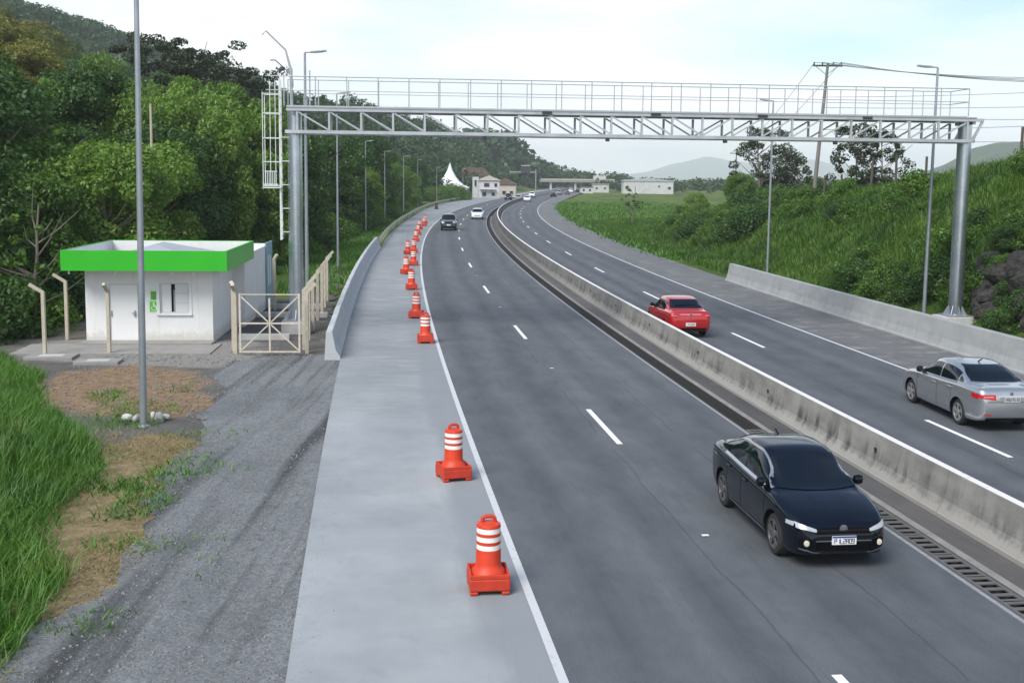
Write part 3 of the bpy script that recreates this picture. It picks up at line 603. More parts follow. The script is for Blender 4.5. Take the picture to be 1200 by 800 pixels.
# stones lying on the gravel and dirt
def stones(name, n, region, zf, smin, smax, seed, m):
    r = np.random.RandomState(seed); V = []; F = []; k = 0
    base = np.array([(1,0,0),(-1,0,0),(0,1,0),(0,-1,0),(0,0,1),(0,0,-.4)],float); fc = [(0,2,4),(2,1,4),(1,3,4),(3,0,4),(2,0,5),(1,2,5),(3,1,5),(0,3,5)]
    while k < n:
        x, y = region(r)
        if x is None: continue
        sz = smin+(smax-smin)*r.rand()**3; a = r.rand()*6.28; ca, sa = math.cos(a), math.sin(a)
        q = base*(sz*(.6+.7*r.rand(3)))*(1+.35*(r.rand(6,1)-.5)); V.append(np.stack([q[:,0]*ca-q[:,1]*sa+x, q[:,0]*sa+q[:,1]*ca+y, q[:,2]*.75+zf],1)); F.append(np.array(fc)+6*k); k += 1
    o = link(bpy.data.objects.new(name, np_mesh(name, np.concatenate(V), np.concatenate(F), m))); o['kind'] = 'stuff'; return o
def reg_gravel(r):
    y = 11+27*r.rand()**1.4; lo = np.interp(y,[11,13.2,17.4,22,27,33,38],[-6.0,-6.2,-5.9,-6.8,-7.3,-8.7,-8.4]); hi = float(road(y,shl(y))[0])
    return lo+(hi-lo)*r.rand(), y
def reg_yard(r):
    return -13.5+7.0*r.rand(), 27+11*r.rand()
stones('gravel_pebbles', 9000, reg_gravel, -0.026, 0.007, 0.034, 3, STONE)
def reg_edge(r):
    q = 2+34*r.rand(); p = road(q, shl(q)+.02+.5*r.rand()**2.5); return p[0], p[1]
stones('edge_grit', 1300, reg_edge, 0.001, 0.003, 0.012, 6, STONE)
stones('yard_pebbles', 3000, reg_yard, -0.034, 0.010, 0.055, 4, STONE)
# ------------------------------------------------------------------ far hills and haze
def mountain(name, x0, x1, y0, depth, hf, m, nx=90, ny=14, seed=0):
    xs = np.linspace(x0,x1,nx); ys = np.linspace(0,1,ny); XX, YY = np.meshgrid(xs,ys)
    H = np.interp(XX,[p[0] for p in hf],[p[1] for p in hf])*np.sin(np.pi*np.clip(YY,0,1))**0.8
    H = H*(0.86+0.28*vnoise(XX/(abs(x1-x0)/22),YY*7,seed))-4*(YY < 0.01)-4*(YY > 0.99)
    idx = np.arange(nx*ny).reshape(ny,nx)
    f = np.stack([idx[:-1,:-1].ravel(),idx[:-1,1:].ravel(),idx[1:,1:].ravel(),idx[1:,:-1].ravel()],1)
    me = np_mesh(name, np.stack([XX.ravel(),(y0+YY*depth).ravel(),H.ravel()],1), f, m)
    me.polygons.foreach_set('use_smooth', np.ones(len(me.polygons),bool))
    return struct(link(bpy.data.objects.new(name, me)))
HILLM = mat('far_forest', (0.030,0.055,0.030), 1.0, noise=(0.02,0.5,(0.045,0.07,0.035)))
mountain('distant_mountain', 580, 3300, 7600, 900, [(580,0),(960,54),(1200,132),(1360,172),(1500,128),(1750,100),(1980,146),(2160,128),(2480,90),(2820,54),(3300,12)], HILLM, seed=3)
mountain('blue_hill', 590, 1150, 1450, 350, [(590,0),(620,30),(660,52),(720,60),(900,75),(1150,40)], HILLM, seed=5)
HAZE_D = 0.00021
hz = MB().box((0,4250,98.5), (7400,8900,200)).build('haze', mat('unused_surface',(0.5,0.5,0.5)))
hm = bpy.data.materials.new('haze_air'); hm.use_nodes = True; t = hm.node_tree; t.nodes.clear()
pv = N(t,'ShaderNodeVolumePrincipled'); pv.inputs['Color'].default_value = (0.90,0.95,1.0,1); pv.inputs['Density'].default_value = HAZE_D
t.links.new(pv.outputs[0], N(t,'ShaderNodeOutputMaterial').inputs['Volume']); hz.data.materials[0] = hm; hz['kind'] = 'stuff'
# ------------------------------------------------------------------ trees and plants
def leaf_quads(c, n, size, r, droop=0.0, spread=(1,1,1), up=0.35):
    """n leaf sprays around centre c within radius spread; returns verts"""
    d = r.normal(size=(n,3)); d /= np.linalg.norm(d,axis=1,keepdims=True)+1e-9
    rr = (0.55+0.45*r.rand(n,1)**0.6)
    p = np.array(c)+d*rr*np.array(spread)
    nrm = d*0.7+r.normal(size=(n,3))*0.55+np.array((0,0,up)); nrm /= np.linalg.norm(nrm,axis=1,keepdims=True)
    a = np.cross(nrm, r.normal(size=(n,3))); a /= np.linalg.norm(a,axis=1,keepdims=True)+1e-9
    b = np.cross(nrm,a); s = size*(0.6+0.8*r.rand(n,1)); w = s*(0.42+0.2*r.rand(n,1))
    a = a*s*0.5; a[:,2] -= droop*s[:,0]*0.5; b = b*w*0.5
    mid = nrm*s*0.10
    return np.stack([p-a, p+b*1.0+mid*0.6, p+a, p-b*1.0+mid*0.6],1).reshape(-1,3)
def crown_mesh(name, m, seed, R, H, base, nclump, per, leaf, shape='round', droop=0.0):
    r = np.random.RandomState(seed); V = []
    for k in range(nclump):
        u = r.rand(); a = r.rand()*6.283
        if shape == 'round':
            zc = base+(H-base)*(0.08+0.86*u); prof = math.sqrt(max(0.05,1-((zc-base)/(H-base)*1.75-0.72)**2)) if True else 1
            rad_ = R*prof*(0.35+0.6*math.sqrt(r.rand())); cr_ = R*(0.22+0.2*r.rand()); sq = 0.72
        elif shape == 'plume':
            zc = base+(H-base)*u; prof = (1-0.55*u)*(0.5+u); rad_ = R*prof*math.sqrt(r.rand()); cr_ = R*(0.22+0.14*r.rand()); sq = 1.25
        elif shape == 'flat':
            zc = base+(H-base)*(0.35+0.65*u**0.5); rad_ = R*(0.15+0.95*math.sqrt(r.rand()))*(0.55+0.55*u); cr_ = R*(0.10+0.12*r.rand()); sq = 0.5
        elif shape == 'airy':
            zc = base+(H-base)*u; rad_ = R*(0.15+0.85*math.sqrt(r.rand()))*(1.05-0.5*abs(u-0.45)*1.6); cr_ = R*(0.10+0.12*r.rand()); sq = 0.8
        else:
            zc = base+(H-base)*u*0.8; rad_ = R*math.sqrt(r.rand())*(1-0.35*u); cr_ = R*(0.28+0.2*r.rand()); sq = 0.8
        c_ = (rad_*math.cos(a), rad_*math.sin(a), zc)
        V.append(leaf_quads(c_, int(per*(0.7+0.6*r.rand())), leaf, r, droop, (cr_,cr_,cr_*sq)))
    v = np.concatenate(V); f = np.arange(len(v)).reshape(-1,4); return np_mesh(name, v, f, m)
def trunk_mesh(name, m, seed, h, r0, limbs, lean=0.0, lo=0.35, spread=0.45):
    r = random.Random(seed); mb = MB(); pts = []; x = y = 0.0
    for i in range(6):
        pts.append((x,y,h*i/5)); x += r.uniform(-.06,.06)*h*.35+lean; y += r.uniform(-.06,.06)*h*.35
    mb.tube(pts, [r0*(1-0.13*i) for i in range(6)], 7)
    for k in range(limbs):
        q = r.uniform(lo,0.95); i = min(4,int(q*5)); f = q*5-i; b = Vector(pts[i]).lerp(Vector(pts[i+1]), f); a = r.uniform(0,6.28); L = h*spread*r.uniform(0.6,1.2)*(1.25-q*.6)
        d = Vector((math.cos(a),math.sin(a),r.uniform(0.35,0.95))); m1 = b+d*L*0.5+Vector((0,0,-.04*L)); e = b+d*L+Vector((r.uniform(-.2,.2)*L,r.uniform(-.2,.2)*L,.1*L))
        mb.tube([b,m1,e], [r0*.42,r0*.27,r0*.10], 5)
    me = mb.build(name, m, None, smooth=True); d = me.data; bpy.data.objects.remove(me); return d
KINDS = {}
def kind(key, crown, trunk): KINDS[key] = (crown, trunk)
for i in range(3):
    kind('round%d'%i, crown_mesh('crown', [LEAF_MID,LEAF_MID,LEAF_DARK][i], 10+i, 3.3, 8.2, 1.0, 50, 400, 0.23), trunk_mesh('trunk', BARK, 20+i, 6.2, .17, 9))
    kind('dark%d'%i, crown_mesh('crown', LEAF_DARK, 30+i, 3.4, 9.0, 1.2, 50, 400, 0.23), trunk_mesh('trunk', BARK, 40+i, 6.6, .19, 9))
for i in range(3):
    kind('plume%d'%i, crown_mesh('crown', LEAF_LIGHT, 50+i, 2.4, 9.0, 0.8, 46, 430, 0.21, 'plume', 0.45), trunk_mesh('trunk', BARKP, 60+i, 7.4, .10, 10, 0.0, .3, .3))
    kind('light%d'%i, crown_mesh('crown', LEAF_LIGHT if i else LEAF_MID, 65+i, 3.1, 6.8, 0.7, 46, 430, 0.20), trunk_mesh('trunk', BARKP, 68+i, 5.2, .13, 9))
for i in range(2):
    kind('yellow%d'%i, crown_mesh('crown', LEAF_YEL, 70+i, 3.0, 9.4, 1.2, 48, 360, 0.23), trunk_mesh('trunk', BARK, 75+i, 7.0, .17, 9))
    kind('tall%d'%i, crown_mesh('crown', LEAF_GREY, 80+i, 4.4, 12.5, 6.2, 58, 120, 0.25, 'flat'), trunk_mesh('trunk', BARK, 85+i, 11.2, .2, 14, 0.06, .45, .36))
    kind('airy%d'%i, crown_mesh('crown', LEAF_GREY, 90+i, 3.6, 9.3, 2.6, 70, 105, 0.26, 'airy'), trunk_mesh('trunk', BARKP, 95+i, 8.2, .16, 18, 0.03, .25, .4))
    kind('bush%d'%i, crown_mesh('foliage', [LEAF_MID,GRASS_B][i], 100+i, 1.5, 1.75, 0.1, 24, 260, 0.14, 'bush'), trunk_mesh('stem', BARK, 105+i, 1.0, .05, 6))
kind('bushd', crown_mesh('foliage', LEAF_DARK, 110, 1.5, 1.8, 0.1, 24, 260, 0.14, 'bush'), trunk_mesh('stem', BARK, 112, 1.0, .05, 6))
kind('sparse0', crown_mesh('crown', LEAF_GREY, 120, 2.2, 5.6, 0.8, 72, 62, 0.22, 'airy'), trunk_mesh('trunk', BARKP, 121, 5.0, .09, 16, 0.02, .12, .45))
kind('sparse1', crown_mesh('crown', LEAF_MID, 122, 1.0, 3.6, 1.6, 16, 22, 0.20, 'airy'), trunk_mesh('trunk', BARKP, 123, 3.6, .07, 14, 0.0, .2, .4))
def tree(key, name, label, x, y, sc=1.0, rz=None, group=None, cat='tree', dz=0.0, sz=1.0):
    cm, tm = KINDS[key]; r = random.Random(int(x*97+y*131))
    t = thing(name, label, cat, (x,y,float(terrain(x,y))-0.1+dz), r.uniform(0,6.28) if rz is None else rz, group); t.scale = (sc*r.uniform(.93,1.07), sc*r.uniform(.93,1.07), sc*sz)
    a = 'trunk' if cat == 'tree' else 'stem'; b = 'crown' if cat == 'tree' else 'foliage'
    link(bpy.data.objects.new(b, cm), t); link(bpy.data.objects.new(a, tm), t); return t
rnd = random.Random(11); n = 0; placed = []
LAB = {'round':('leafy_tree','round crowned mid green tree in the hillside wood left of the motorway'),
       'dark':('dark_tree','dark green dense tree in the hillside wood left of the motorway'),
       'plume':('feathery_tree','tall feathery light green tree in the hillside wood left of the motorway'),
       'light':('light_green_tree','bright light green bushy tree low on the wooded slope'),
       'yellow':('olive_tree','olive yellow crowned tree high on the slope at the left picture edge')}
def visible(x, y, m=60): px = 600+1335*x/y; return -m < px < 1260
def place(key, x, y, sc, mind):
    for (a,b) in placed:
        if (a-x)**2+(b-y)**2 < mind*mind: return False
    placed.append((x,y)); base = key.rstrip('0123456789'); nm, lb_ = LAB[base]
    tree(key, nm, lb_, x, y, sc, group={'round':'round green trees of the hillside wood','dark':'dark trees of the hillside wood','plume':'feathery trees of the hillside wood','light':'light green trees at the foot of the wood','yellow':'olive yellow trees on the hill'}[base]); return True
tries = 0
while n < 250 and tries < 9000:
    tries += 1
    y = 40+210*rnd.random()**1.25; L = 18.5+rnd.random()**1.2*(30+y*0.42)
    if y < 46 and L < 24: continue
    o = -L; x = float(np.interp(y,_Y,_X))+o
    edge = np.interp(y,[40,52,60,70,90,120,200,320],[26.5,25,23,22,20,19,20,23])
    if L < edge or not visible(x,y,90): continue
    px = 600+1335*x/y; q = rnd.random(); fr = L-edge
    if px < 75 and y > 85 and fr > 20: key = 'yellow%d'%rnd.randrange(2); sc = rnd.uniform(.9,1.25)
    elif fr < 8 and q < .5: key = 'light%d'%rnd.randrange(3); sc = rnd.uniform(.75,1.1)
    elif px < 330 and fr < 32 and q < .38: key = 'plume%d'%rnd.randrange(3); sc = rnd.uniform(.85,1.15)
    elif q < .62: key = 'round%d'%rnd.randrange(3); sc = rnd.uniform(.8,1.15)
    else: key = 'dark%d'%rnd.randrange(3); sc = rnd.uniform(.8,1.2)
    if place(key,x,y,sc*(1.0 if y < 120 else 1.1),2.9+0.012*y): n += 1
# the dark spreading trees against the sky
tree('tall0','spreading_tree','tall dark tree with flat spreading clumps against the sky above the wood', -32.6, 112, 1.22)
tree('tall1','spreading_tree','tall dark tree with drooping clumps nearest the gantry ladder against the sky', -27.2, 108, 1.12)
tree('sparse1','bare_shrub_tree','thin pale branched tree nearly leafless at the left edge beside bent posts', -17.9, 42.5, 1.35)
for i,(px,y,sc) in enumerate(((205,74,1.05),(236,79,1.15),(262,72,1.0),(290,77,1.15),(314,84,1.05),(222,88,1.2),(270,90,1.25),(150,70,1.0),(120,78,1.0),(330,74,.8))):
    tree('plume%d'%(i%3),'feathery_tree',LAB['plume'][1],(px-600)/1335*y,y,sc,group='feathery trees of the hillside wood')
# dense undergrowth at the edge of the wood
kb_ = ['bush0','bush1','bushd']
for i in range(46):
    y = 39+0.4*i+rnd.uniform(-.5,.5)+ (i*i*0.075); L = np.interp(y,[39,52,60,70,90,120,200],[25.6,24.4,21.5,20,17.8,17,18.5])+rnd.uniform(-.6,1.6); x = float(np.interp(y,_Y,_X))-L
    if visible(x,y,40): tree(kb_[i%3],'wood_edge_bush','low leafy bush along the foot of the wooded slope', x, y, rnd.uniform(.7,1.35), group='bushes along the wood edge', cat='bush')
# far woods as one mass of crowns
def far_wood(name, pts, m, seed, leaf=0.9, per=55, R=4.0):
    r = np.random.RandomState(seed); V = []
    for (x,y,z,sc) in pts:
        for k in range(5):
            a = r.rand()*6.28; q = r.rand()*R*.55*sc
            V.append(leaf_quads((x+q*math.cos(a),y+q*math.sin(a),z+sc*R*(0.55+0.55*r.rand())), per//5*2, leaf*sc, r, 0.1, (R*.55*sc,R*.55*sc,R*.5*sc)))
    v = np.concatenate(V); o = link(bpy.data.objects.new(name, np_mesh(name, v, np.arange(len(v)).reshape(-1,4), m))); o['kind'] = 'stuff'; return o
r = np.random.RandomState(8); pts = []
for _ in range(5200):
    y = 235+560*r.rand()**1.3; x = float(np.interp(y,_Y,_X))-(24+r.rand()**1.1*(150+0.12*y)); px = 600+1335*x/y
    if -40 < px < 760: pts.append((x,y,float(terrain(x,y)),0.85+0.6*r.rand()))
pts = pts[:1650]
for _ in range(170):
    y = 620+220*r.rand(); px = 540+190*r.rand(); x = (px-600)/1335*y; pts.append((x,y,float(terrain(x,y))-1,(1.25+.6*r.rand())*(1.0+1.5*max(0,min(1,(690-px)/120)))))
for _ in range(520):
    y = 380+230*r.rand(); L = 165+150*r.rand(); x = float(np.interp(y,_Y,_X))-L; pts.append((x,y,float(terrain(x,y)),.85+.6*r.rand()))
far_wood('hillside_wood', pts, LEAF_FAR, 5, 1.15, 70)
pts = []
for _ in range(420):
    y = 480+330*r.rand(); x = float(np.interp(y,_Y,_X))+14+r.rand()*330; px = 600+1335*x/y
    pts.append((x,y,float(terrain(x,y)),0.65+0.55*r.rand()))
far_wood('far_treeline', pts, LEAF_FAR, 6, 1.3, 60)
# right side: shrubs on the bank, trees behind it, the field
tree('airy0','airy_tree','large open crowned dark tree behind the bank, left of the utility pole', 29.0, 134, 1.15)
tree('airy1','airy_tree','open crowned dark tree just left of the utility pole, behind the right hand lamp', 33.5, 140, 0.92)
tree('dark0','dark_tree','small dark tree low behind the bank crest left of the utility pole', 33.0, 122, 0.52)
tree('round1','umbrella_tree','low spreading green tree in front of the large open crowned tree', 24.2, 121, 0.58)
tree('light2','umbrella_tree','light green shrubby tree at the left foot of the large open crowned tree', 19.8, 124, 0.45)
tree('sparse0','slender_tree','thin multi stemmed tree on the bank crest right of the utility pole', 25.6, 86, 1.0)
tree('sparse0','slender_tree','thin open shrub tree on the bank crest beside the wooden fence posts', 27.0, 84, 0.86, rz=2.2)
tree('sparse1','bare_shrub_tree','pale nearly leafless shrub tree standing alone in the green field', 14.6, 140, 1.35)
rr = np.random.RandomState(31)
for i in range(10):
    y = 150+rr.rand()*40; tree(kb_[i%3],'field_bush','low green bush in the field beyond the right shoulder', float(np.interp(y,_Y,_X))+26+rr.rand()*30, y, .8+.6*rr.rand(), group='bushes in the field', cat='bush')
for i in range(40):
    y = 46+rr.rand()**1.4*78; o = 13.0+rr.rand()*9.0*np.interp(y,[46,80,125],[.8,1,.8]); x = float(np.interp(y,_Y,_X))+o
    if 600+1335*x/y > 1260: continue
    tree(kb_[(i*7)%3],'bank_bush','leafy bush growing among the tall grass of the right bank', x, y, (.30+.38*rr.rand())*(1.7 if (i*7)%3 == 1 else 1.0), group='bushes on the right bank', cat='bush', dz=-0.05)
def blades(name, n, region, hmin, hmax, w, m, seed, lean=0.5, per=1, clump=0.12):
    r = np.random.RandomState(seed); X = []; Y = []
    xs, ys = region(r, n)
    xs = np.repeat(xs,per)+r.normal(size=len(xs)*per)*clump; ys = np.repeat(ys,per)+r.normal(size=len(ys)*per)*clump
    N_ = len(xs); zs = terrain(xs,ys)-0.03; h = (hmin+(hmax-hmin)*r.rand(N_)**1.3)*(0.65+0.75*vnoise(xs/1.4,ys/1.4,seed)); a = r.rand(N_)*6.283; ln = lean*(0.3+r.rand(N_))*h
    dx, dy = np.cos(a), np.sin(a); b = a+1.57+r.normal(size=N_)*.5; wx, wy = np.cos(b)*w*.5, np.sin(b)*w*.5
    P = lambda f, g, ww: np.stack([xs+dx*ln*g, ys+dy*ln*g, zs+h*f],1)+ww*np.stack([wx,wy,0*wx],1)
    v = np.stack([P(0,0,-1),P(0,0,1),P(.55,.32,.9),P(.55,.32,-.9),P(.97,1,.14),P(.97,1,-.14)],1).reshape(-1,3)
    k = np.arange(N_)*6; f = np.concatenate([np.stack([k,k+1,k+2,k+3],1),np.stack([k+3,k+2,k+4,k+5],1)])
    o = link(bpy.data.objects.new(name, np_mesh(name, v, f, m))); o['kind'] = 'stuff'; return o
GP = [(-16.4,36.2),(-13.6,32.6),(-12.2,29.0),(-10.4,26.4),(-9.0,24.2),(-7.95,21.6),(-7.9,19.5),(-7.2,17.4),(-6.5,16.1),(-6.1,13.2),(-5.9,10.8),(-10,10),(-14,16),(-18,26),(-22,37)]
def inpoly(x, y, P):
    c_ = np.zeros(len(x),bool)
    for (x0,y0),(x1,y1) in zip(P,P[1:]+P[:1]): c_ ^= ((y0 > y) != (y1 > y)) & (x < (x1-x0)*(y-y0)/(y1-y0+1e-12)+x0)
    return c_
def reg_fore(r, n):
    x = -22+17*r.rand(n*3); y = 9.5+27.5*r.rand(n*3); k = inpoly(x,y,GP) & (x > -.62*y-2.5); return x[k][:n], y[k][:n]
blades('tall_grass', 19000, reg_fore, 0.12, 0.48, 0.019, GRASS_M, 1, 0.85, 5, 0.09)
def reg_weeds(r, n):
    y = 14+18*r.rand(n*2); x = np.interp(y,[14,17,22,27,32],[-6.3,-6.3,-7.3,-8.9,-11])+r.normal(size=n*2)*.75; k = vnoise(x/1.1,y/1.1,7) > .50; return x[k][:n], y[k][:n]
blades('weeds', 1500, reg_weeds, 0.05, 0.22, 0.025, GRASS_M, 2, 0.9, 5, 0.10)
def reg_strip(r, n):
    y = 12.5+13*r.rand(n*2); hi = np.interp(y,[12,14.3,15.6,17.4,19.3,22.1,24.3,27],[-6.1,-6.2,-5.8,-5.9,-6.4,-6.85,-6.95,-7.3]); x = hi+.12-2.6*r.rand(n*2)**1.2; k = vnoise(x/.8,y/.8,17) > .25; return x[k][:n], y[k][:n]
blades('dry_grass', 9000, reg_strip, 0.03, 0.13, 0.018, GRASS_Y, 3, 1.7, 4, 0.16)
def reg_dry(r, n):
    x = -13.8+6.2*r.rand(n); y = 26.6+8*r.rand(n); k = inpoly(x,y,[(-13.1,34.2),(-11.4,34.7),(-9.1,34.2),(-8.4,32.0),(-7.8,29.6),(-7.7,28.0),(-8.6,26.7),(-10.6,26.8),(-11.9,28.3),(-13.8,32.4)]); return x[k], y[k]
blades('dry_turf', 7000, reg_dry, 0.02, 0.075, 0.016, GRASS_Y, 4, 1.9, 3, 0.14)
def reg_bank(r, n):
    y = 26+129*r.rand(n*3)**1.25; o = 9.3+(6+13*r.rand(n*3))*r.rand(n*3)**.8+0.3; x = np.interp(y,_Y,_X)+o
    k = (600+1335*x/y < 1420) & ~((y < 58) & (o < 12.6)) & (o > np.interp(y,[60,66,70],[12.3,10,9.1])); return x[k][:n], y[k][:n]
blades('bank_grass', 38000, reg_bank, 0.14, 0.56, 0.034, GRASS_B, 5, 0.8, 6, 0.16)
def reg_crest(r, n):
    y = 50+60*r.rand(n*2); o = 20+16*r.rand(n*2); x = np.interp(y,_Y,_X)+o; k = 600+1335*x/y < 1420; return x[k][:n], y[k][:n]
blades('crest_grass', 5200, reg_crest, 0.2, 0.6, 0.045, GRASS_B, 6, 0.6, 5, 0.2)
def reg_field(r, n):
    y = 84+190*r.rand(n*2)**1.2; o = 8.8+50*r.rand(n*2)**1.6; x = np.interp(y,_Y,_X)+o; return x[:n], y[:n]
blades('field_grass', 9000, reg_field, 0.12, 0.5, 0.12, GRASS_M, 7, 0.8, 4, 0.5)
def reg_lverge(r, n):
    y = 44+180*r.rand(n*2)**1.3; L = np.interp(y,[44,95,165,240],[13.6,13.7,14.7,17.2])+0.2+np.interp(y,[44,60,90,230],[8.5,7.5,7,5])*r.rand(n*2); x = np.interp(y,_Y,_X)-L
    k = ~((y < 55) & (x > -10.2)) & ~((y < 57) & (x < -9)) & (vnoise(x/2.5,y/2.5,9) > np.interp(y,[44,60,80],[.55,.42,.1])); return x[k][:n], y[k][:n]
blades('verge_grass', 9000, reg_lverge, 0.10, 0.45, 0.05, GRASS_M, 8, 0.8, 5, 0.22)
for i in range(26):
    y = 84+rr.rand()*34; o = 13.5+rr.rand()*8; tree(['bushd','bush0','bushd'][i%3],'dense_shrub','big dark shrub massed at the low end of the right bank', float(np.interp(y,_Y,_X))+o, y, .6+.55*rr.rand(), group='dark shrubs at the low end of the bank', cat='bush')
for i in range(22):
    y = 262+rr.rand()*48; tree(['bush0','bush1'][i%2],'hedge_bush','bright green hedge bush in front of the white tent and houses', float(np.interp(y,_Y,_X))-18.6-rr.rand()*4, y, 1.4+.9*rr.rand(), group='hedge bushes by the tent', cat='bush')
# rock cut at the foot of the bank
for i in range(14):
    y = 40+8*rr.rand(); x = y*(.425+.05*rr.rand()); tree(['bushd','bush1'][i%2],'foot_shrub','dark leafy shrub along the shaded foot of the right bank', x, y, .3+.3*rr.rand(), group='shrubs along the foot of the right bank', cat='bush', dz=.9*rr.rand())
ra = thing('rock_outcrop', 'dark broken rock face at the foot of the bank right of the gantry column', 'rock', (21.0,47.5,0))
def rock_mesh(seed, sc):
    rs = np.random.RandomState(seed); bm = bmesh.new(); bmesh.ops.create_icosphere(bm, subdivisions=2, radius=1)
    pl = [(Vector(d)/np.linalg.norm(d), .55+.35*rs.rand()) for d in rs.normal(size=(11,3))]
    for v in bm.verts:
        for (n_,d_) in pl:
            q = v.co.dot(n_)-d_
            if q > 0: v.co -= n_*q
        v.co = Vector((v.co.x*sc[0], v.co.y*sc[1], v.co.z*sc[2]))*(1+.05*rs.rand())
    me = bpy.data.meshes.new('rock'); bm.to_mesh(me); bm.free(); me.materials.append(ROCK); return me
for i in range(18):
    y = 44+18*rr.rand(); o = np.interp(y,[44,58,62],[12.3,12.7,12.6])+rr.rand()*1.3
    tree(['bushd','bush0'][i%2],'foot_shrub','dark leafy shrub along the shaded foot of the right bank', float(np.interp(y,_Y,_X))+o, y, .45+.4*rr.rand(), group='shrubs along the foot of the right bank', cat='bush')
rms = [rock_mesh(i,(1.1,.9,1.0)) for i in range(5)]
for i in range(64):
    y = 33+14.5*rr.rand(); o = np.interp(y,[33,36,46,58],[10.7,10.9,12.6,13.2])+rr.rand()*1.9-.2; x = float(np.interp(y,_Y,_X))+o
    z = (o-np.interp(y,[38,46,58],[11.2,12.1,13.0]))*1.15+.15+rr.rand()*.5
    q = bpy.data.objects.new('rock', rms[i%5]); link(q, ra); q.location = (x-21.0,y-47.5,z); q.rotation_euler = tuple(rr.rand(3)*6.28); k = .28+.42*rr.rand(); q.scale = (k,k,k)
# ------------------------------------------------------------------ gantry
GA = math.atan2(45.15-42.62, 17.67+8.11); GL = math.hypot(45.15-42.62, 17.67+8.11)
g = thing('sign_gantry', 'galvanised steel truss gantry with railed walkway spanning both carriageways', 'gantry', (-8.11,42.62,0), GA)
ZB, ZT, HV = 7.42, 8.22, 0.72
def gp(name, mb, m=GALV, sm=False, parent=g, **k): return mb.build(name, m, parent, smooth=sm, **k)
for u, zb0 in ((0.0,0.42),(GL,0.55)):
    mb = MB(); mb.lathe([(.268,zb0+.05),(.268,3.0)]+[(.268,3.0),(.285,3.0),(.285,3.04),(.268,3.04)]+[(.266,5.48),(.288,5.48),(.288,5.54),(.266,5.54),(.264,ZT-.04)], 28, (u,0,0))
    col = gp('column', mb, COLM, True)
    gp('base_plate', MB().box((u,0,zb0+.03),(.95,.95,.05)), GALV, False, col)
    for k in range(8):
        a = k*math.pi/4; b = MB(); b.prism([(.26,zb0+.055),(.46,zb0+.055),(.44,zb0+.12),(.27,zb0+.42)],'Y',-.012,.012)
        R_ = Matrix.Rotation(a,3,'Z'); b.v = [tuple(R_@Vector(p)+Vector((u,0,0))) for p in b.v]; gp('gusset', b, GALV, False, col)
    gp('footing', MB().box((u,0,zb0/2-.25),(1.05 if u == 0 else 1.35,1.15,zb0+.5)), FOOT, bevel=.02)
    for z in (ZB, ZT-.1): gp('column_bracket', MB().bar((u,-HV,z-.0),(u,HV,z-.0),.12,.12))
U0, U1, UB1 = -.22, GL+.36, GL-.06
for v in (-HV,HV):
    gp('top_chord', MB().bar((U0,v,ZT),(U1,v,ZT),.12,.11), TRUSS)
    gp('bottom_chord', MB().bar((-.28,v,ZB),(UB1,v,ZB),.12,.12), TRUSS)
    gp('end_brace', MB().bar((UB1,v,ZB),(U1-.03,v,ZT-.05),.09), TRUSS)
NB = 22; du = (GL-0.42)/NB
for v in (-HV,HV):
    for k in range(NB+1):
        u = .15+k*du; gp('truss_post', MB().bar((u,v,ZB+.07),(u,v,ZT-.07),.075), TRUSS)
        if k < NB:
            a, b_ = ((u+.05,v,ZT-.09),(u+du-.05,v,ZB+.09)) if k < 13 else ((u+.05,v,ZB+.09),(u+du-.05,v,ZT-.09))
            gp('truss_diagonal', MB().bar(a,b_,.055,.055), TRUSS)
for k in range(NB+1):
    u = .15+k*du; gp('cross_beam', MB().bar((u,-HV+.07,ZB),(u,HV-.07,ZB),.07), TRUSS)
    if k < NB: gp('wind_brace', MB().bar((u,(-HV+.07)*(1 if k%2 else -1),ZB+.04),(u+du,(HV-.07)*(1 if k%2 else -1),ZB+.04),.05), TRUSS)
dk = gp('walkway_deck', MB().box(((U0+U1-.3)/2,0,ZT+.08),(U1-U0-.3,2*HV+.16,.04)), GALV_D)
for v in (-HV-.06,HV+.06): gp('toe_board', MB().box(((U0+U1-.7)/2,v,ZT+.12),(U1-U0-.7,.012,.04)), TRUSS, False, dk)
RU1 = GL-.28; ZR = 9.40; RZ = (ZT+.125, ZR-.5, ZR)
for v in (-HV-.04,HV+.04):
    for k in range(NB+2):
        u = min(-.3+k*(RU1+.3)/(NB+1), RU1); gp('rail_post', MB().tube([(u,v,RZ[0]),(u,v,ZR)],.021,6), RAILP)
    for z in RZ[1:]: gp('handrail', MB().tube([(-.95 if v < 0 else -.3,v,z),(RU1,v,z)],.022 if z > 9.2 else .016,6), RAILP)
for z in RZ[1:]: gp('handrail', MB().tube([(RU1,-HV-.04,z),(RU1,HV+.04,z)],.02,6), RAILP)
# ladder with cage on the left column
lad = gp('ladder', MB().bar((-.52,-.22,3.45),(-.52,-.22,9.35),.06,.03).bar((-.52,.22,3.45),(-.52,.22,9.35),.06,.03), LADW)
for k in range(19): gp('rung', MB().tube([(-.52,-.22,3.6+k*.3),(-.52,.22,3.6+k*.3)],.014,6), LADW, False, lad)
for k in range(5): gp('ladder_bracket', MB().bar((-.52,-.2,3.75+k*.87),(-.2,-.12,3.75+k*.87),.035), LADW, False, lad)
cage = gp('ladder_cage', MB().bar((-1.13,-.33,5.42),(-1.13,-.33,8.85),.026).bar((-1.13,.33,5.42),(-1.13,.33,8.85),.026), LADW)
for z in (5.45,6.33,7.2,8.1,8.8):
    gp('cage_hoop', MB().bar((-.52,-.33,z),(-1.13,-.33,z),.028).bar((-.52,.33,z),(-1.13,.33,z),.028).bar((-1.13,-.33,z),(-1.13,.33,z),.028), LADW, False, cage)
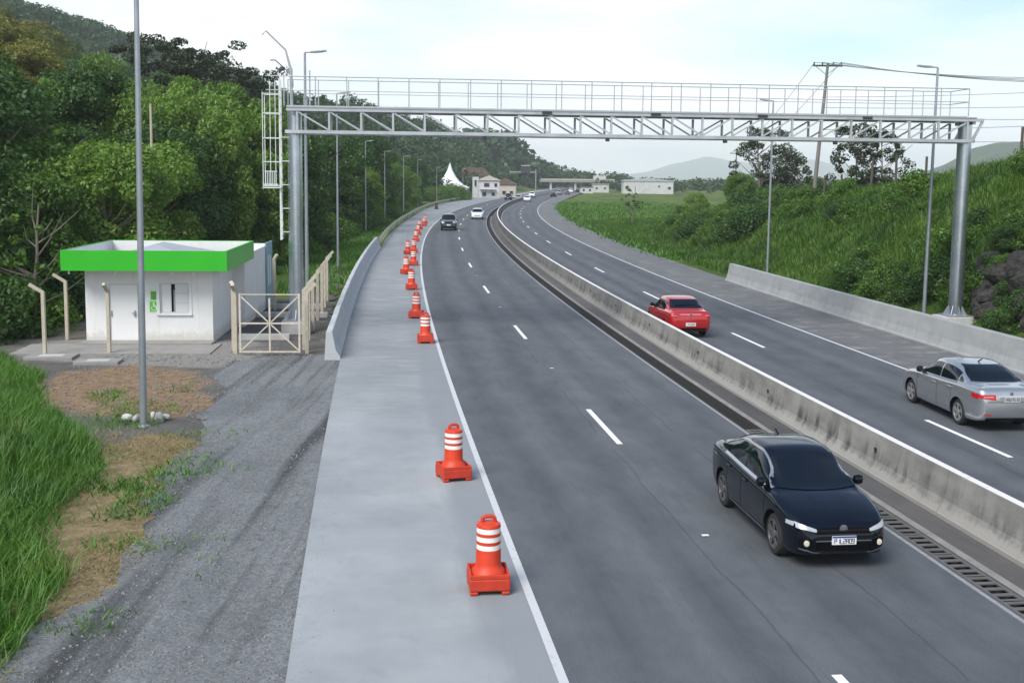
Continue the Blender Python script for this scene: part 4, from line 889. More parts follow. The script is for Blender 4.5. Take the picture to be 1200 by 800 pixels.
for u in (-.74,-.93): gp('cage_bar', MB().bar((u,.33,5.42),(u,.33,9.3),.026), LADW, False, cage)
gt = gp('cage_gate', MB().box((-.85,-.345,5.5),(.52,.02,.04)).box((-.85,-.345,5.98),(.46,.02,.03)), LADW, False, cage)
for k in range(7): gp('gate_bar', MB().bar((-1.04+k*.063,-.345,5.5),(-1.04+k*.063,-.345,5.98),.022), LADW, False, gt)
gp('cage_floor', MB().box((-.83,0,5.38),(.66,.66,.04)), LADW, False, cage)
# camera mast on the left end
mast = gp('camera_mast', MB().tube([(-.05,-.5,ZT+.1),(-.07,-.5,9.65),(-.25,-.5,10.35),(-.95,-.5,11.02),(-1.08,-.5,10.86)],[.06,.05,.035,.03,.025],8), RAILP, True)
gp('camera', MB().tube([(-.33,-.5,9.72),(-.62,-.5,9.98),(-.80,-.5,9.98)],.022,6).box((-.38,-.5,9.66),(.22,.12,.11),0,0,-.4), DARKM, False, mast)
gp('antenna_post', MB().tube([(-.12,.3,ZT+.12),(-.12,.3,9.75)],.04,8).box((-.12,.3,9.2),(.14,.14,.25)), RAILP)
gp('antenna_post', MB().tube([(.62,-HV,ZT+.12),(.62,-HV,9.62)],.03,6), RAILP)
gp('sensor_box', MB().box((.42,-.2,ZT+.3),(.14,.14,.24)).lathe([(.09,ZT+.42),(.09,ZT+.5),(.04,ZT+.54)],10,(.42,-.2,0)), GALV_D)
for u in (7.0,11.6,16.1,20.4): gp('sensor', MB().box((u,-HV,ZB-.14),(.13,.16,.12)).bar((u,-HV,ZB-.1),(u,-HV,ZB),.03), DARKM)
for k in range(4): gp('junction_box', MB().box((9.3+k*4.1,-HV-.09,ZT+.02),(.36,.07,.1)), DARKM)
gp('hanging_cable', MB().tube([(1.75,HV,ZB-.05),(1.7,HV,6.95),(1.45,HV,6.6),(1.15,HV,6.45)],.015,5), WIRE)
# ------------------------------------------------------------------ street lamps
def lamp(x, y, z0, h, side, label, group, r=.085, head=True, lean=(0,0), arm=.75):
    t = thing('street_lamp', label, 'street lamp', (x,y,z0), 0, group)
    mb = MB(); mb.tube([(0,0,0),(lean[0]*.5,lean[1]*.5,h*.5),(lean[0],lean[1],h)],[r,r*.78,r*.55],12); mb.build('pole', GALV, t, smooth=True)
    MB().lathe([(r*1.9,0),(r*1.9,.02),(r*1.15,.05)],12).build('base_flange', GALV_D, t)
    if head:
        ax, ay = math.cos(side), math.sin(side); b = Vector((lean[0],lean[1],h))
        e = b+Vector((ax*.22,ay*.22,.03)); MB().tube([b+Vector((0,0,-.06)),b+Vector((0,0,.02)),e],.03,6).build('arm', GALV_D, t)
        q = b+Vector((ax*(.22+arm*.42),ay*(.22+arm*.42),.07)); hd = MB().box(q,(arm*.85,.20,.07),side,0,-.10).build('lamp_head', GALV_D, t, bevel=.02)
        MB().box(q+Vector((0,0,-.045)),(arm*.5,.14,.02),side,0,-.10).build('lens', LADW, hd)
    return t
G1 = 'street lamps along the outer edge of the left carriageway'
lamp(-8.63,26.28,-.05,12.6,0.08,'tall bare grey lamp pole standing in the dirt in front of the white hut',G1,.088,lean=(.12,0))
lamp(-8.3,45.9,-.05,10.7,0.1,'lamp pole rising close behind the left gantry column',G1,.085)
lamp(-11.02,71.75,-.1,11.0,0.1,'lamp pole behind the gantry, first one beyond the left column',G1,.08)
for (x,y,h,l) in ((-15.46,119.93,9.5,'second lamp pole beyond the gantry, above the guardrail start'),(-16.77,149.5,9.1,'third lamp pole beyond the gantry along the guardrail'),(-17.57,183.6,9.1,'fourth lamp pole beyond the gantry along the guardrail'),(-18.39,220.5,9.1,'fifth lamp pole beyond the gantry, left of the white tent')):
    lamp(x,y,-.1,h,0.05,l,G1,.08)
for (x,y,h,l) in ((-17.5,262,8,'small distant lamp pole in front of the white tent'),(-13.2,300,8,'distant lamp pole right of the white tent before the houses')): lamp(x,y,-.1,h,0,l,G1,.08)
G2 = 'street lamps behind the right roadside barrier'
lamp(16.99,46.69,-.1,10.5,math.pi-.1,'lamp pole beside the right gantry column behind the grey barrier',G2,.085,lean=(.06,0),arm=.7)
lamp(15.70,69.98,-.1,10.7,math.pi-.1,'lamp pole near the far end of the grey roadside barrier',G2,.085,arm=.7)
pp = thing('utility_mast', 'thin pale greenish pole rising behind the white hut in front of the wood', 'pole', (-18.9,60,-.1))
MB().tube([(0,0,0),(0,0,5),(0,0,9.55)],[.10,.08,.06],8).build('pole', CREAM, pp, smooth=True)
MB().tube([(.14,0,0),(.16,0,4),(.13,0,6.2)],[.03,.03,.02],6).build('conduit', CREAM, pp)
# ------------------------------------------------------------------ utility pole with cross arm and wires
up = thing('utility_pole', 'tall leaning utility pole with cross arm on top of the right bank', 'utility pole', (23.6,90,4.6))
MB().tube([(0,0,-.3),(.35,0,5),(.72,0,10.3)],[.17,.14,.10],10).build('pole', POLEC, up, smooth=True)
ca = MB().box((.72,0,10.1),(2.3,.12,.13)).build('cross_arm', WOODP, up)
for x in (-.35,.3,1.15,1.75): MB().lathe([(.03,10.16),(.06,10.2),(.05,10.28),(.06,10.33),(.02,10.38)],8,(x,0,0)).build('insulator', PLASTB, ca)
MB().bar((.62,0,9.4),(-.2,0,10.05),.04).bar((.62,0,9.4),(1.5,0,10.05),.04).build('arm_brace', WOODP, up)
p2 = thing('utility_pole', 'utility pole farther away, its top rising from the trees behind the bank', 'utility pole', (38,196,0.2))
MB().tube([(0,0,0),(0,0,10.4)],[.16,.10],8).build('pole', POLEC, p2, smooth=True); MB().box((0,0,10.1),(2.2,.12,.13)).build('cross_arm', WOODP, p2)
def cable(name, a, b, sag, label, group, r=.016):
    a, b = Vector(a), Vector(b); mid = (a+b)/2; t = thing(name, label, 'cable', a, 0, group); pts = []
    for i in range(15):
        f = i/14; p = a.lerp(b,f); p.z -= sag*4*f*(1-f); pts.append(p-a)
    MB().tube(pts,r,5).build('strand', WIRE, t)
for k,x in enumerate((-.35,.3,1.15,1.75)): cable('power_line', (23.6+x,90,4.6+10.36), (58+x,74,14.6+.0*k), 1.5+.12*k, 'upper power line running right from the cross arm of the bank utility pole', 'power lines to the right of the utility pole', .026)
for k,(z,zz_,sg) in enumerate(((7.7,9.6,.5),(6.9,8.1,.45),(6.2,7.0,.5),(5.2,7.6,.6),(4.4,5.2,.3))): cable('phone_line', (24.1,90,4.6+z), (58,74,4.6+zz_-.6), sg, 'lower slack cable crossing the sky right of the gantry end', 'lower cables right of the gantry', .02)
for k,x in enumerate((-.3,1.7)): cable('power_line', (23.6+x,90,4.6+10.36), (38+x-.7,196,10.4), 1.2, 'power line running away from the utility pole to the far pole in the trees', 'power lines running away over the trees', .022)
# fence posts on the bank crest
for i,(px,y,h,tl) in enumerate(((962,86,1.9,.05),(983,84,1.9,-.06),(1016,79,2.3,.12),(1045,73,2.1,0),(1080,67,2.1,0),(1189,57,1.9,.02))):
    x = (px-600)/1335*y; zg = float(terrain(x,y))
    t = thing('wooden_fence_post', ['weathered fence post among the slender trees, nearest the utility pole','weathered fence post second from the utility pole on the crest','leaning dark fence post at the edge of the slender trees','dark fence post on the bank crest left of the right lamp pole','dark fence post on the bank crest between lamp pole and gantry column','dark fence post on the bank crest at the right picture edge'][i],'fence post',(x,y,zg-.3),0,'wooden fence posts on the bank crest')
    mb = MB(); mb.tube([(0,0,0),(tl*.5,0,h*.5),(tl,0,h+.3)],[.085,.08,.075],8); mb.build('post', WOODP, t, smooth=True)
    MB().tube([(tl,-.08,h*.8),(tl,.08,h*.8)],.012,4).build('wire_staple', DARKM, t)
# ------------------------------------------------------------------ the hut
HY = rad(4.6)
hs = thing('white_hut', 'small white hut with bright green fascia and teal rear wall beside the shoulder', 'building', (-12.68,39.58,0), HY)
hw = 2.175
def wall_with_holes(name, x0, x1, z0, z1, holes, y, th, m, parent):
    """a wall in the xz plane built of butted blocks around its openings"""
    mb = MB(); xs = sorted({x0,x1}|{h[0] for h in holes}|{h[1] for h in holes})
    for a,b in zip(xs,xs[1:]):
        zc = z0
        for h in sorted([h for h in holes if h[0] <= a+1e-6 and h[1] >= b-1e-6], key=lambda h: h[2]):
            if h[2] > zc: mb.box(((a+b)/2,y+th/2,(zc+h[2])/2),(b-a,th,h[2]-zc))
            zc = h[3]
        if zc < z1: mb.box(((a+b)/2,y+th/2,(zc+z1)/2),(b-a,th,z1-zc))
    return mb.build(name, m, parent)
DX0, DX1, WX0, WX1 = -1.36,-.38,.36,1.36
wf = wall_with_holes('front_wall', -hw, hw, -.1, 2.64, [(DX0,DX1,-.1,2.02),(WX0,WX1,1.0,2.06)], 0, .16, WALLW, hs)
for x, y0, y1, nm in ((hw-.08,.16,4.3,'side_wall'),(-hw+.08,.16,4.3,'side_wall')): MB().box((x,(y0+y1)/2,1.27),(.16,y1-y0,2.74)).build(nm, WALLW, hs)
MB().box((-.0,8.3,1.32),(5.25,8.0,2.84)).build('rear_block', WALLW, hs)
te = MB().box((2.65,11.3,1.42),(.06,2.0,2.9)).build('teal_panel', TEAL, hs)
for y in (10.75,11.35): 
    wn = MB().box((2.685,y,1.62),(.03,.30,1.35)).build('window', STEEL_P, te); MB().box((2.703,y,1.62),(.012,.2,1.22)).build('pane', WALLW, wn)
dr_ = MB().box(((DX0+DX1)/2,.05,.96),(DX1-DX0-.05,.045,2.07)).build('door', mat('door_white',(0.76,0.765,0.77),0.5), hs)
MB().box((DX0+.015,.06,.97),(.03,.1,2.1)).box((DX1-.015,.06,.97),(.03,.1,2.1)).box(((DX0+DX1)/2,.06,2.005),(DX1-DX0-.06,.1,.03)).build('frame', STEEL_P, dr_)
MB().box((DX1-.12,-.0,.98),(.05,.03,.22)).box((DX1-.16,-.035,1.0),(.13,.025,.03)).build('handle', GALV_D, dr_)
MB().box((DX0+.06,.015,.98),(.045,.03,.2)).build('hinge', GALV_D, dr_)
wn = MB().box((WX0+.02,.07,1.53),(.04,.1,1.06)).box((WX1-.02,.07,1.53),(.04,.1,1.06)).box(((WX0+WX1)/2,.07,2.04),(.92,.1,.04)).box(((WX0+WX1)/2,.07,1.02),(.92,.1,.04)).build('window', STEEL_P, hs)
MB().box((WX0-.06,-.012,1.53),(.1,.03,1.24)).box((WX1+.05,-.012,1.53),(.1,.03,1.24)).box(((WX0+WX1)/2,-.012,2.11),(1.0,.03,.08)).box(((WX0+WX1)/2,-.03,.96),(1.2,.09,.06)).build('window_surround', WALLW, wn)
MB().box((.57,.075,1.53),(.34,.02,.98)).build('sash', mat('sash_white',(0.72,0.725,0.73),0.35), wn)
sa = MB().box((1.1,.055,1.53),(.44,.02,.98)).build('sash', mat('sash_pale',(0.66,0.67,0.68),0.3), wn)
MB().box((.81,.11,1.53),(.14,.012,.98)).build('open_gap', DARKHOLE, wn)
MB().box((.845,.09,1.42),(.06,.016,.78)).build('curtain', GALV_D, wn)
for z in (1.36,1.70): MB().box((1.1,.04,z),(.44,.012,.018)).build('glazing_bar', STEEL_P, wn)
SGL = mat('sign_pale_green', (0.42,0.72,0.36), 0.5); SGD = mat('sign_green', (0.10,0.46,0.06), 0.5); SGK = mat('sign_dark_green', (0.10,0.27,0.06), 0.5)
def flat_sign(x, z, w, h, m, name, label):
    t = thing(name, label, 'sign', hs.matrix_world @ Vector((x,-.01,z)) if False else (-12.68+x*math.cos(HY)+.012*math.sin(HY), 39.58+x*math.sin(HY)-.012*math.cos(HY), z), HY)
    MB().box((0,0,0),(w,.015,h)).build('border', SGL, t); MB().box((0,-.010,0),(w-.07,.008,h-.07)).build('plate', m, t); return t
s1 = flat_sign(.18,1.62,.30,.35,SGK,'notice_sign','small dark green notice plate beside the hut window, above the wheelchair sign')
for k in range(4): MB().box((0,-.017,.07-k*.045),(.15,.004,.016)).build('text_line', SGD, s1)
s2 = flat_sign(.18,1.24,.38,.40,SGD,'accessible_sign','green wheelchair symbol sign beside the hut window under the dark notice')
sy = MB(); sy.lathe([(.028,-.021),(.028,-.015)],12,(-.03,0,.115),'Y'); sy.bar((-.03,-.018,.085),(-.02,-.018,-.01),.03,.006,(0,1,0)); sy.bar((-.02,-.018,-.01),(.05,-.018,-.01),.028,.006,(0,1,0)); sy.bar((.05,-.018,-.01),(.085,-.018,-.10),.028,.006,(0,1,0)); sy.bar((-.028,-.018,.045),(.04,-.018,.045),.02,.006,(0,1,0))
pts = [(-.02+.085*math.cos(a),-.018,-.055+.085*math.sin(a)) for a in np.linspace(2.1,6.1,14)]; sy.tube(pts,.010,5)
sy.build('wheelchair_symbol', mat('symbol_white',(0.8,0.84,0.8),0.5), s2)
FX0, FX1, FY0, FY1, FZ0, FZ1 = -hw-.5, hw+.68, -1.0, 5.35, 2.56, 3.25
MB().box(((FX0+FX1)/2,FY0+.04,(FZ0+FZ1)/2),(FX1-FX0,.08,FZ1-FZ0)).build('fascia', GREEN, hs)
MB().box(((FX0+FX1)/2,FY1-.04,(FZ0+FZ1)/2),(FX1-FX0,.08,FZ1-FZ0)).build('fascia', GREEN, hs)
for x in (FX0+.04,FX1-.04): MB().box((x,(FY0+FY1)/2,(FZ0+FZ1)/2),(.08,FY1-FY0-.164,FZ1-FZ0)).build('fascia', GREEN, hs)
MB().box(((FX0+FX1)/2,FY0+.09,FZ1-.27),(FX1-FX0-.17,.015,.5)).box(((FX0+FX1)/2,FY1-.09,FZ1-.27),(FX1-FX0-.17,.015,.5)).box((FX0+.09,(FY0+FY1)/2,FZ1-.27),(.015,FY1-FY0-.2,.5)).box((FX1-.09,(FY0+FY1)/2,FZ1-.27),(.015,FY1-FY0-.2,.5)).build('parapet_lining', WALLW, hs)
MB().box(((FX0+FX1)/2,(FY0+FY1)/2,FZ0+.13),(FX1-FX0-.18,FY1-FY0-.18,.10)).build('ceiling_slab', WALLW, hs)
rf = MB(); a, b_, c_, d_ = (-2.1,-.4,FZ0+.19),(2.3,-.4,FZ0+.19),(2.3,4.7,FZ0+.19),(-2.1,4.7,FZ0+.19); e_, f_ = (-.1,1.6,FZ1+.08),(-.1,2.9,FZ1+.08)
rf.add([a,b_,c_,d_,e_,f_],[(0,1,4),(1,2,5,4),(2,3,5),(3,0,4,5),(3,2,1,0)]); rf.build('roof', ROOFG, hs)
for x in (-2.45,-.9,1.0,1.7): MB().tube([(x,-.86,FZ0-.12),(x,-.86,FZ0+.1)],.03,6).build('drip_pipe', WALLW, hs)
MB().box((0,-.42,-.02),(4.5,.8,.14)).build('step', SLAB, hs)
struct(MB().box((0,0,0),(6.4,2.2,.10)).build('apron_slab', SLAB, None, loc=(-13.2,37.9,-.05))).rotation_euler = (0,0,HY)
for (x,y,w,d,l) in ((-14.7,36.0,1.5,.9,'square concrete cover slab by the foot of the bent post'),(-12.9,35.15,1.35,.75,'pale concrete cover slab in the dirt in front of the hut door')):
    t = thing('cover_slab', l, 'slab', (x,y,-.03), .1); MB().box((0,0,.02),(w,d,.12)).build('slab', SLAB, t, bevel=.015); MB().box((0,0,.075),(w*.5,d*.5,.02)).build('hatch', FOOT, t)
rub = thing('concrete_rubble', 'white broken concrete lumps at the foot of the tall lamp pole', 'rubble', (-8.7,26.6,0))
for k,(x,y,s_) in enumerate(((-.45,.2,.16),(-.25,.1,.13),(.28,.15,.17),(.42,.3,.12),(.1,.35,.12))):
    q = bpy.data.objects.new('lump', rms[k]); link(q, rub); q.location = (x,y,.05); q.scale = (s_,s_,s_*.7); q.rotation_euler = (k,k*2,k)
    q.material_slots[0].link = 'OBJECT'; q.material_slots[0].material = FOOT
# ------------------------------------------------------------------ bent posts, gate and wire fence
def bent_post(t, x, y, h, bx, by, bz=.26, name='post', w=.11):
    mb = MB(); vs = []; pts = [(0,0,-.2),(0,0,h),(bx,by,h+bz)]
    mb.bar((x,y,-.2),(x,y,h),w,w); mb.bar((x-bx*.02,y-by*.02,h-.03),(x+bx,y+by,h+bz),w*.92,w*.92)
    return mb.build(name, CREAM, t, bevel=.008)
for (x,y,bx,by,l) in ((-15.07,36.38,-.42,-.05,'bent topped cream concrete post leaning left, nearest the grass'),(-15.78,40.06,-.42,-.05,'bent topped cream concrete post behind the first one beside the hut'),(-13.21,37.0,.0,-.36,'straight looking cream concrete post in front of the hut door')):
    t = thing('bent_concrete_post', l, 'post', (x,y,0), 0, 'cream concrete posts'); bent_post(t,0,0,2.05,bx,by,.24)
gt_ = thing('entrance_gate', 'pale tubular metal gate with crossed bracing beside the hut', 'gate', (-8.89,36.95,0), math.atan2(.12,1.94))
GW = 1.92
for x in (0.0,GW): MB().bar((x,0,.05),(x,0,2.0),.06).build('gate_upright', GATEP, gt_)
MB().bar((GW/2,0,.06),(GW/2,0,1.85),.055).build('gate_upright', GATEP, gt_)
for z in (.08,1.02,1.97): MB().bar((.03,0,z),(GW-.03,0,z),.05 if z < 1.5 else .03).build('gate_rail', GATEP, gt_)
for s_ in (-1,1):
    for e in (-1,1):
        MB().bar((GW/2+e*.05,.0,1.02+s_*.05),(GW/2+e*(GW/2-.04),0,1.02+s_*(.88)),.042).build('gate_brace', GATEP, gt_)
for (x,y,bx,by,l) in ((-9.12,37.25,0,-.3,'cream concrete gate post on the hut side of the gate'),(-9.33,37.9,0,-.25,'second cream concrete post tucked behind the hut side gate post')):
    t = thing('bent_concrete_post', l, 'post', (x,y,0), 0, 'cream concrete posts'); bent_post(t,0,0,2.1,bx,by,.2,w=.13)
t = thing('bent_concrete_post', 'cream concrete post standing behind the gate by the teal wall', 'post', (-10.42,49.7,0), 0, 'cream concrete posts'); bent_post(t,0,0,2.2,.15,-.1,.2,w=.13)
fp = [(-6.80,37.5),(-7.04,38.3),(-7.30,40.6),(-7.55,42.9),(-7.93,46.2),(-8.22,49.0),(-8.42,50.9),(-8.75,53.6)]
fe = thing('wire_fence', 'row of bent cream concrete posts with wire running back along the gravel from the gate', 'fence', (-7.04,38.1,0))
for (x,y) in fp: bent_post(fe,x+7.04,y-38.1,2.02,.30,.03,.28,'fence_post',.12)
for z in (.4,.8,1.2,1.6,1.95):
    for (a,b_) in zip(fp[1:],fp[2:]): MB().tube([(a[0]+7.04+.06,a[1]-38.1,z),(b_[0]+7.04+.06,b_[1]-38.1,z)],.006,4).build('wire', WIRE, fe)
for (x,y,w) in ((-9.2,47.2,3.0),(-8.9,40.6,1.8),(-9.6,50.3,2.2)):
    t = thing('concrete_curb', {3.0:'low pale concrete edging behind the gate near the gantry footing',1.8:'short pale concrete edging just inside the gate',2.2:'farthest low concrete edging by the teal wall'}[w], 'kerb', (x,y,0), .07); MB().box((0,0,.06),(w,.22,.22)).build('edging', FOOT, t, bevel=.015); MB().box((0,.18,.0),(w*.96,.16,.16)).build('footing', SLAB, t)
# ------------------------------------------------------------------ traffic barrels
def barrel(x, y, rz, label, first=[None]):
    if first[0] is None:
        t = thing('traffic_barrel', label, 'traffic barrel', (x,y,0.004), rz, 'orange traffic barrels along the shoulder'); first[0] = t
        b = MB()
        for sx in (-1,1):
            for sy_ in (-1,1): b.box((sx*.225,sy_*.225,.03),(.12,.12,.06))
        b.prism([(-.29,-.29),(.29,-.29),(.29,.29),(-.29,.29)],'Z',.058,.235)
        b.build('base', ORANGED, t, bevel=.022)
        b = MB()
        for sx,sy_,w,d in ((0,-.27,.56,.03),(0,.27,.56,.03),(-.27,0,.03,.51),(.27,0,.03,.51)): b.box((sx,sy_,.262),(w,d,.06))
        b.build('base_rim', ORANGED, t, bevel=.008)
        prof = [(.25,.236),(.225,.30),(.195,.335),(.180,.40),(.178,.55)]
        for z in (.60,.72,.84): prof += [(.176,z-.002),(.168,z),(.167,z+.075),(.174,z+.077)]
        prof += [(.172,.945),(.165,.965),(.10,.985)]
        MB().lathe(prof,28).build('body', ORANGE, t, smooth=True)
        for z in (.601,.721,.841): MB().lathe([(.1685,z),(.1715,z+.003),(.1705,z+.071),(.1675,z+.074)],28,cap=False).build('reflective_band', REFL, t, smooth=True)
        MB().tube([(-.09,0,.97),(-.085,0,1.04),(-.04,0,1.065),(.04,0,1.065),(.085,0,1.04),(.09,0,.97)],.03,8).build('handle', ORANGED, t, smooth=True)
        return t
    t = dup(first[0]); t.location = (x,y,.004); t.rotation_euler = (0,0,rz); t['label'] = label; return t
BL = ['orange traffic barrel nearest the camera, front of the line','second orange traffic barrel from the camera on pale concrete','third orange barrel, closest to the white line beside the barrier end','fourth orange barrel from the camera, partly behind the third','fifth orange barrel from the camera in the receding line','sixth orange barrel, set left of its neighbour near the guardrail start','seventh orange barrel, right of the sixth and touching the line','eighth orange barrel from the camera on the shoulder','ninth orange barrel, just right of the eighth','tenth orange barrel, alone in the gap of the far group','eleventh orange barrel in the far group by the white line','twelfth orange barrel in the far group','thirteenth orange barrel in the far group, near the dark pickup','farthest orange barrel at the end of the line']
BP = [(-0.30,15.75),(-1.11,21.75),(-3.06,40.0),(-3.98,47.1),(-5.24,59.0),(-6.40,68.5),(-6.55,75.2),(-7.90,85.9),(-7.62,87.9),(-8.73,103.0),(-9.55,115.2),(-10.38,127.0),(-10.5,135.2),(-10.99,142.7)]
for i,((x,y),l) in enumerate(zip(BP,BL)): barrel(x,y,[.12,.35,.1,-.1,.2,.5,0,.3,.1,0,.2,.4,.1,.3][i],l)
# ------------------------------------------------------------------ cars
def pchip(pts):
    xs = np.array([p[0] for p in pts],float); ys = np.array([p[1] for p in pts],float)
    h = np.diff(xs); d = np.diff(ys)/h; m = np.zeros(len(xs)); m[0], m[-1] = d[0], d[-1]
    for i in range(1,len(xs)-1):
        m[i] = 0 if d[i-1]*d[i] <= 0 else 2*d[i-1]*d[i]/(d[i-1]+d[i])
    def f(x):
        x = np.clip(x,xs[0],xs[-1]); i = np.clip(np.searchsorted(xs,x)-1,0,len(h)-1); t = (x-xs[i])/h[i]
        return float((2*t**3-3*t**2+1)*ys[i]+(t**3-2*t**2+t)*h[i]*m[i]+(-2*t**3+3*t**2)*ys[i+1]+(t**3-t**2)*h[i]*m[i+1])
    return f
def catmull(P, per=4):
    P = [np.array(p,float) for p in P]; out = []
    for i in range(len(P)-1):
        a = P[max(0,i-1)]; b = P[i]; c = P[i+1]; d = P[min(len(P)-1,i+2)]
        for k in range(per):
            t = k/per; out.append(.5*((2*b)+(-a+c)*t+(2*a-5*b+4*c-d)*t*t+(-a+3*b-3*c+d)*t**3))
    out.append(P[-1]); return out
GLASSC = mat('car_glass_dark', (0.003,0.006,0.012), 0.03, spec=0.5)  # bluish base colour stands in for sky reflected in the glass
CHROME = mat('chrome', (0.62,0.63,0.65), 0.18, 1.0)
ALLOYD = mat('dark_alloy', (0.12,0.122,0.126), 0.35, 0.4)
ALLOY = mat('alloy', (0.27,0.275,0.285), 0.35, 0.3)
LAMPG = mat('headlamp_glass', (0.36,0.39,0.43), 0.12, spec=0.8)
LAMPON = mat('lit_lamp', (0.42,0.40,0.34), 0.3, emit=((1.0,0.86,0.62),0.10))
TAILR = mat('tail_lamp_red', (0.42,0.008,0.018), 0.15, spec=0.5)
TAILP = mat('tail_lamp_pale', (0.50,0.22,0.22), 0.3)
PLATEW = mat('plate_white', (0.74,0.75,0.77), 0.5); PLATEB = mat('plate_blue', (0.03,0.06,0.25), 0.5); PLATEG = mat('plate_grey', (0.42,0.44,0.46), 0.5); INK = mat('plate_ink', (0.05,0.055,0.07), 0.6)
SEAM = mat('panel_gap', (0.004,0.004,0.005), 0.8, spec=0.05)
class Car:
    def __init__(s, name, label, P, paint, loc, rz, detail=2, group=None):
        s.P = P; s.t = thing(name, label, P.get('cat','car'), (loc[0],loc[1],0.004), rz, group); s.paint = paint
        top, belt, w, bot, wr = pchip(P['top']), pchip(P['belt']), pchip(P['w']), pchip(P['bot']), pchip(P['wr']); s.top, s.beltf, s.w = top, belt, w
        x0, x1 = P['top'][0][0], P['top'][-1][0]; n = P.get('n',64)
        xs = [x0+(x1-x0)*(0.72*i/(n-1)+0.28*(.5-.5*math.cos(math.pi*i/(n-1)))) for i in range(n)]
        V = []; F = []; m = None
        for x in xs:
            zt = top(x); wd = w(x); zb = bot(x); be = belt(x); gfac = max(0.0,min(1.0,(zt-be)/(.36)))
            gfac = gfac*gfac*(3-2*gfac); zs = min(be, zt-.055)
            side = [(0,zb),(.62*wd,zb),(.90*wd,zb+.012),(.955*wd,zb+.06),(.982*wd,zb+.22*(zs-zb)),(1.0*wd,zb+.5*(zs-zb)),(.995*wd,zb+.74*(zs-zb)),(.972*wd,zb+.93*(zs-zb)),(.925*wd,zs)]
            rr_ = wr(x); gh = [(.885*wd,zs+.03),(.5*(.885*wd+rr_)+.025,.5*(zs+zt)+.0),(rr_,zt-.085),(rr_-.085,zt-.03),(.5*rr_,zt-.006),(0,zt)]
            hd = [(.87*wd,zs+.022),(.80*wd,zt-.024),(.70*wd,zt-.015),(.55*wd,zt-.008),(.30*wd,zt-.002),(0,zt)]
            up_ = [(a[0]*gfac+b[0]*(1-gfac), a[1]*gfac+b[1]*(1-gfac)) for a,b in zip(gh,hd)]
            sec = catmull(side+up_,3); full = [(-p[0],p[1]) for p in sec[::-1]][:-1]+[(p[0],p[1]) for p in sec] if False else None
            ring = [(p[0],p[1]) for p in sec]+[(-p[0],p[1]) for p in sec[-2:0:-1]]
            m = len(ring); V += [(x,p[0],p[1]) for p in ring]
        for i in range(n-1):
            for j in range(m): F.append((i*m+j,i*m+(j+1)%m,(i+1)*m+(j+1)%m,(i+1)*m+j))
        F.append(tuple(range(m-1,-1,-1))); F.append(tuple((n-1)*m+j for j in range(m)))
        me = bpy.data.meshes.new('body'); me.from_pydata(V,[],F); me.materials.append(paint); me.materials.append(PLASTB)
        bm = bmesh.new(); bm.from_mesh(me); bmesh.ops.recalc_face_normals(bm, faces=bm.faces); bm.to_mesh(me); bm.free()
        s.bvh = BVHTree.FromPolygons([Vector(v) for v in V], F)
        body = bpy.data.objects.new('body', me); link(body, s.t); s.body = body
        R, ax = P['wheel_r'], P['axles']; s.R = R
        if detail:
            for xa in ax:
                cm = MB(); cm.lathe([(R+.075,-1.2),(R+.075,1.2)],40,(xa,0,R-.01),'Y'); co = cm.build('cutter', PLASTB, s.t)
                md = body.modifiers.new('arch','BOOLEAN'); md.operation = 'DIFFERENCE'; md.object = co; md.solver = 'EXACT'
                if hasattr(md,'material_mode'): md.material_mode = 'TRANSFER'
                bpy.context.view_layer.update(); dg = bpy.context.evaluated_depsgraph_get(); nm = bpy.data.meshes.new_from_object(body.evaluated_get(dg)); body.modifiers.clear(); body.data = nm; bpy.data.objects.remove(co)
        bm = bmesh.new(); bm.from_mesh(body.data)
        for f in bm.faces: f.smooth = True
        for e in bm.edges:
            if len(e.link_faces) == 2 and e.calc_face_angle(0) > .75: e.smooth = False
        bm.to_mesh(body.data); bm.free()
        hwid = P['track']
        if detail:
            MB().box(((ax[0]+ax[1])/2,0,.42),(ax[0]-ax[1]+.70,2*hwid-.34,.36)).build('underbody', PLASTB, s.t)
        for xa in ax:
            for sd in (-1,1): s.wheel(xa, sd*(hwid-.03), sd, R, detail)
    def wheel(s, x, y, sd, R, detail):
        wt = .205; t = MB(); y0 = y-sd*wt if sd > 0 else y; a, b = (y-wt,y) if sd > 0 else (y,y+wt)
        t.lathe([(R*.66,a),(R*.93,a+.004),(R*.985,a+.025),(R,a+.05),(R,b-.05),(R*.985,b-.025),(R*.93,b-.004),(R*.66,b)],28,(x,0,R),'Y',cap=False); w = t.build('wheel', BLACKR, s.t, smooth=True)
        yo = y+sd*.002
        rim = MB(); rim.lathe([(R*.72,yo-sd*.012),(R*.72,yo),(R*.66,yo+sd*.002),(R*.64,yo-sd*.03),(R*.64,yo-sd*.12)],28,(x,0,R),'Y',cap=False)
        if detail > 0:
            k = 10 if detail > 1 else 6
            for i in range(k//2):
                for dd in (-.16,.16):
                    an = 2*math.pi*i/(k//2)+dd+.3; c_, s_ = math.cos(an), math.sin(an)
                    rim.bar((x+.06*math.cos(an-dd),yo-sd*.015,R+.06*math.sin(an-dd)),(x+R*.66*c_,yo-sd*.012,R+R*.66*s_),.04,.02,(0,1,0))
            rim.lathe([(.075,yo-sd*.03),(.07,yo+sd*.002)],14,(x,0,R),'Y')
        rim.build('rim', ALLOYD if s.P.get('dark_rim') else ALLOY, w, smooth=False); d = MB(); d.lathe([(R*.63,yo-sd*.09),(R*.63,yo-sd*.085)],20,(x,0,R),'Y'); d.build('brake_disc', DARKM, w)
    def hit(s, o, d, off):
        r = s.bvh.ray_cast(Vector(o), Vector(d))
        if r[0] is None: return None
        n = r[1]
        if n.dot(Vector(d)) > 0: n = -n
        return r[0]+n*off
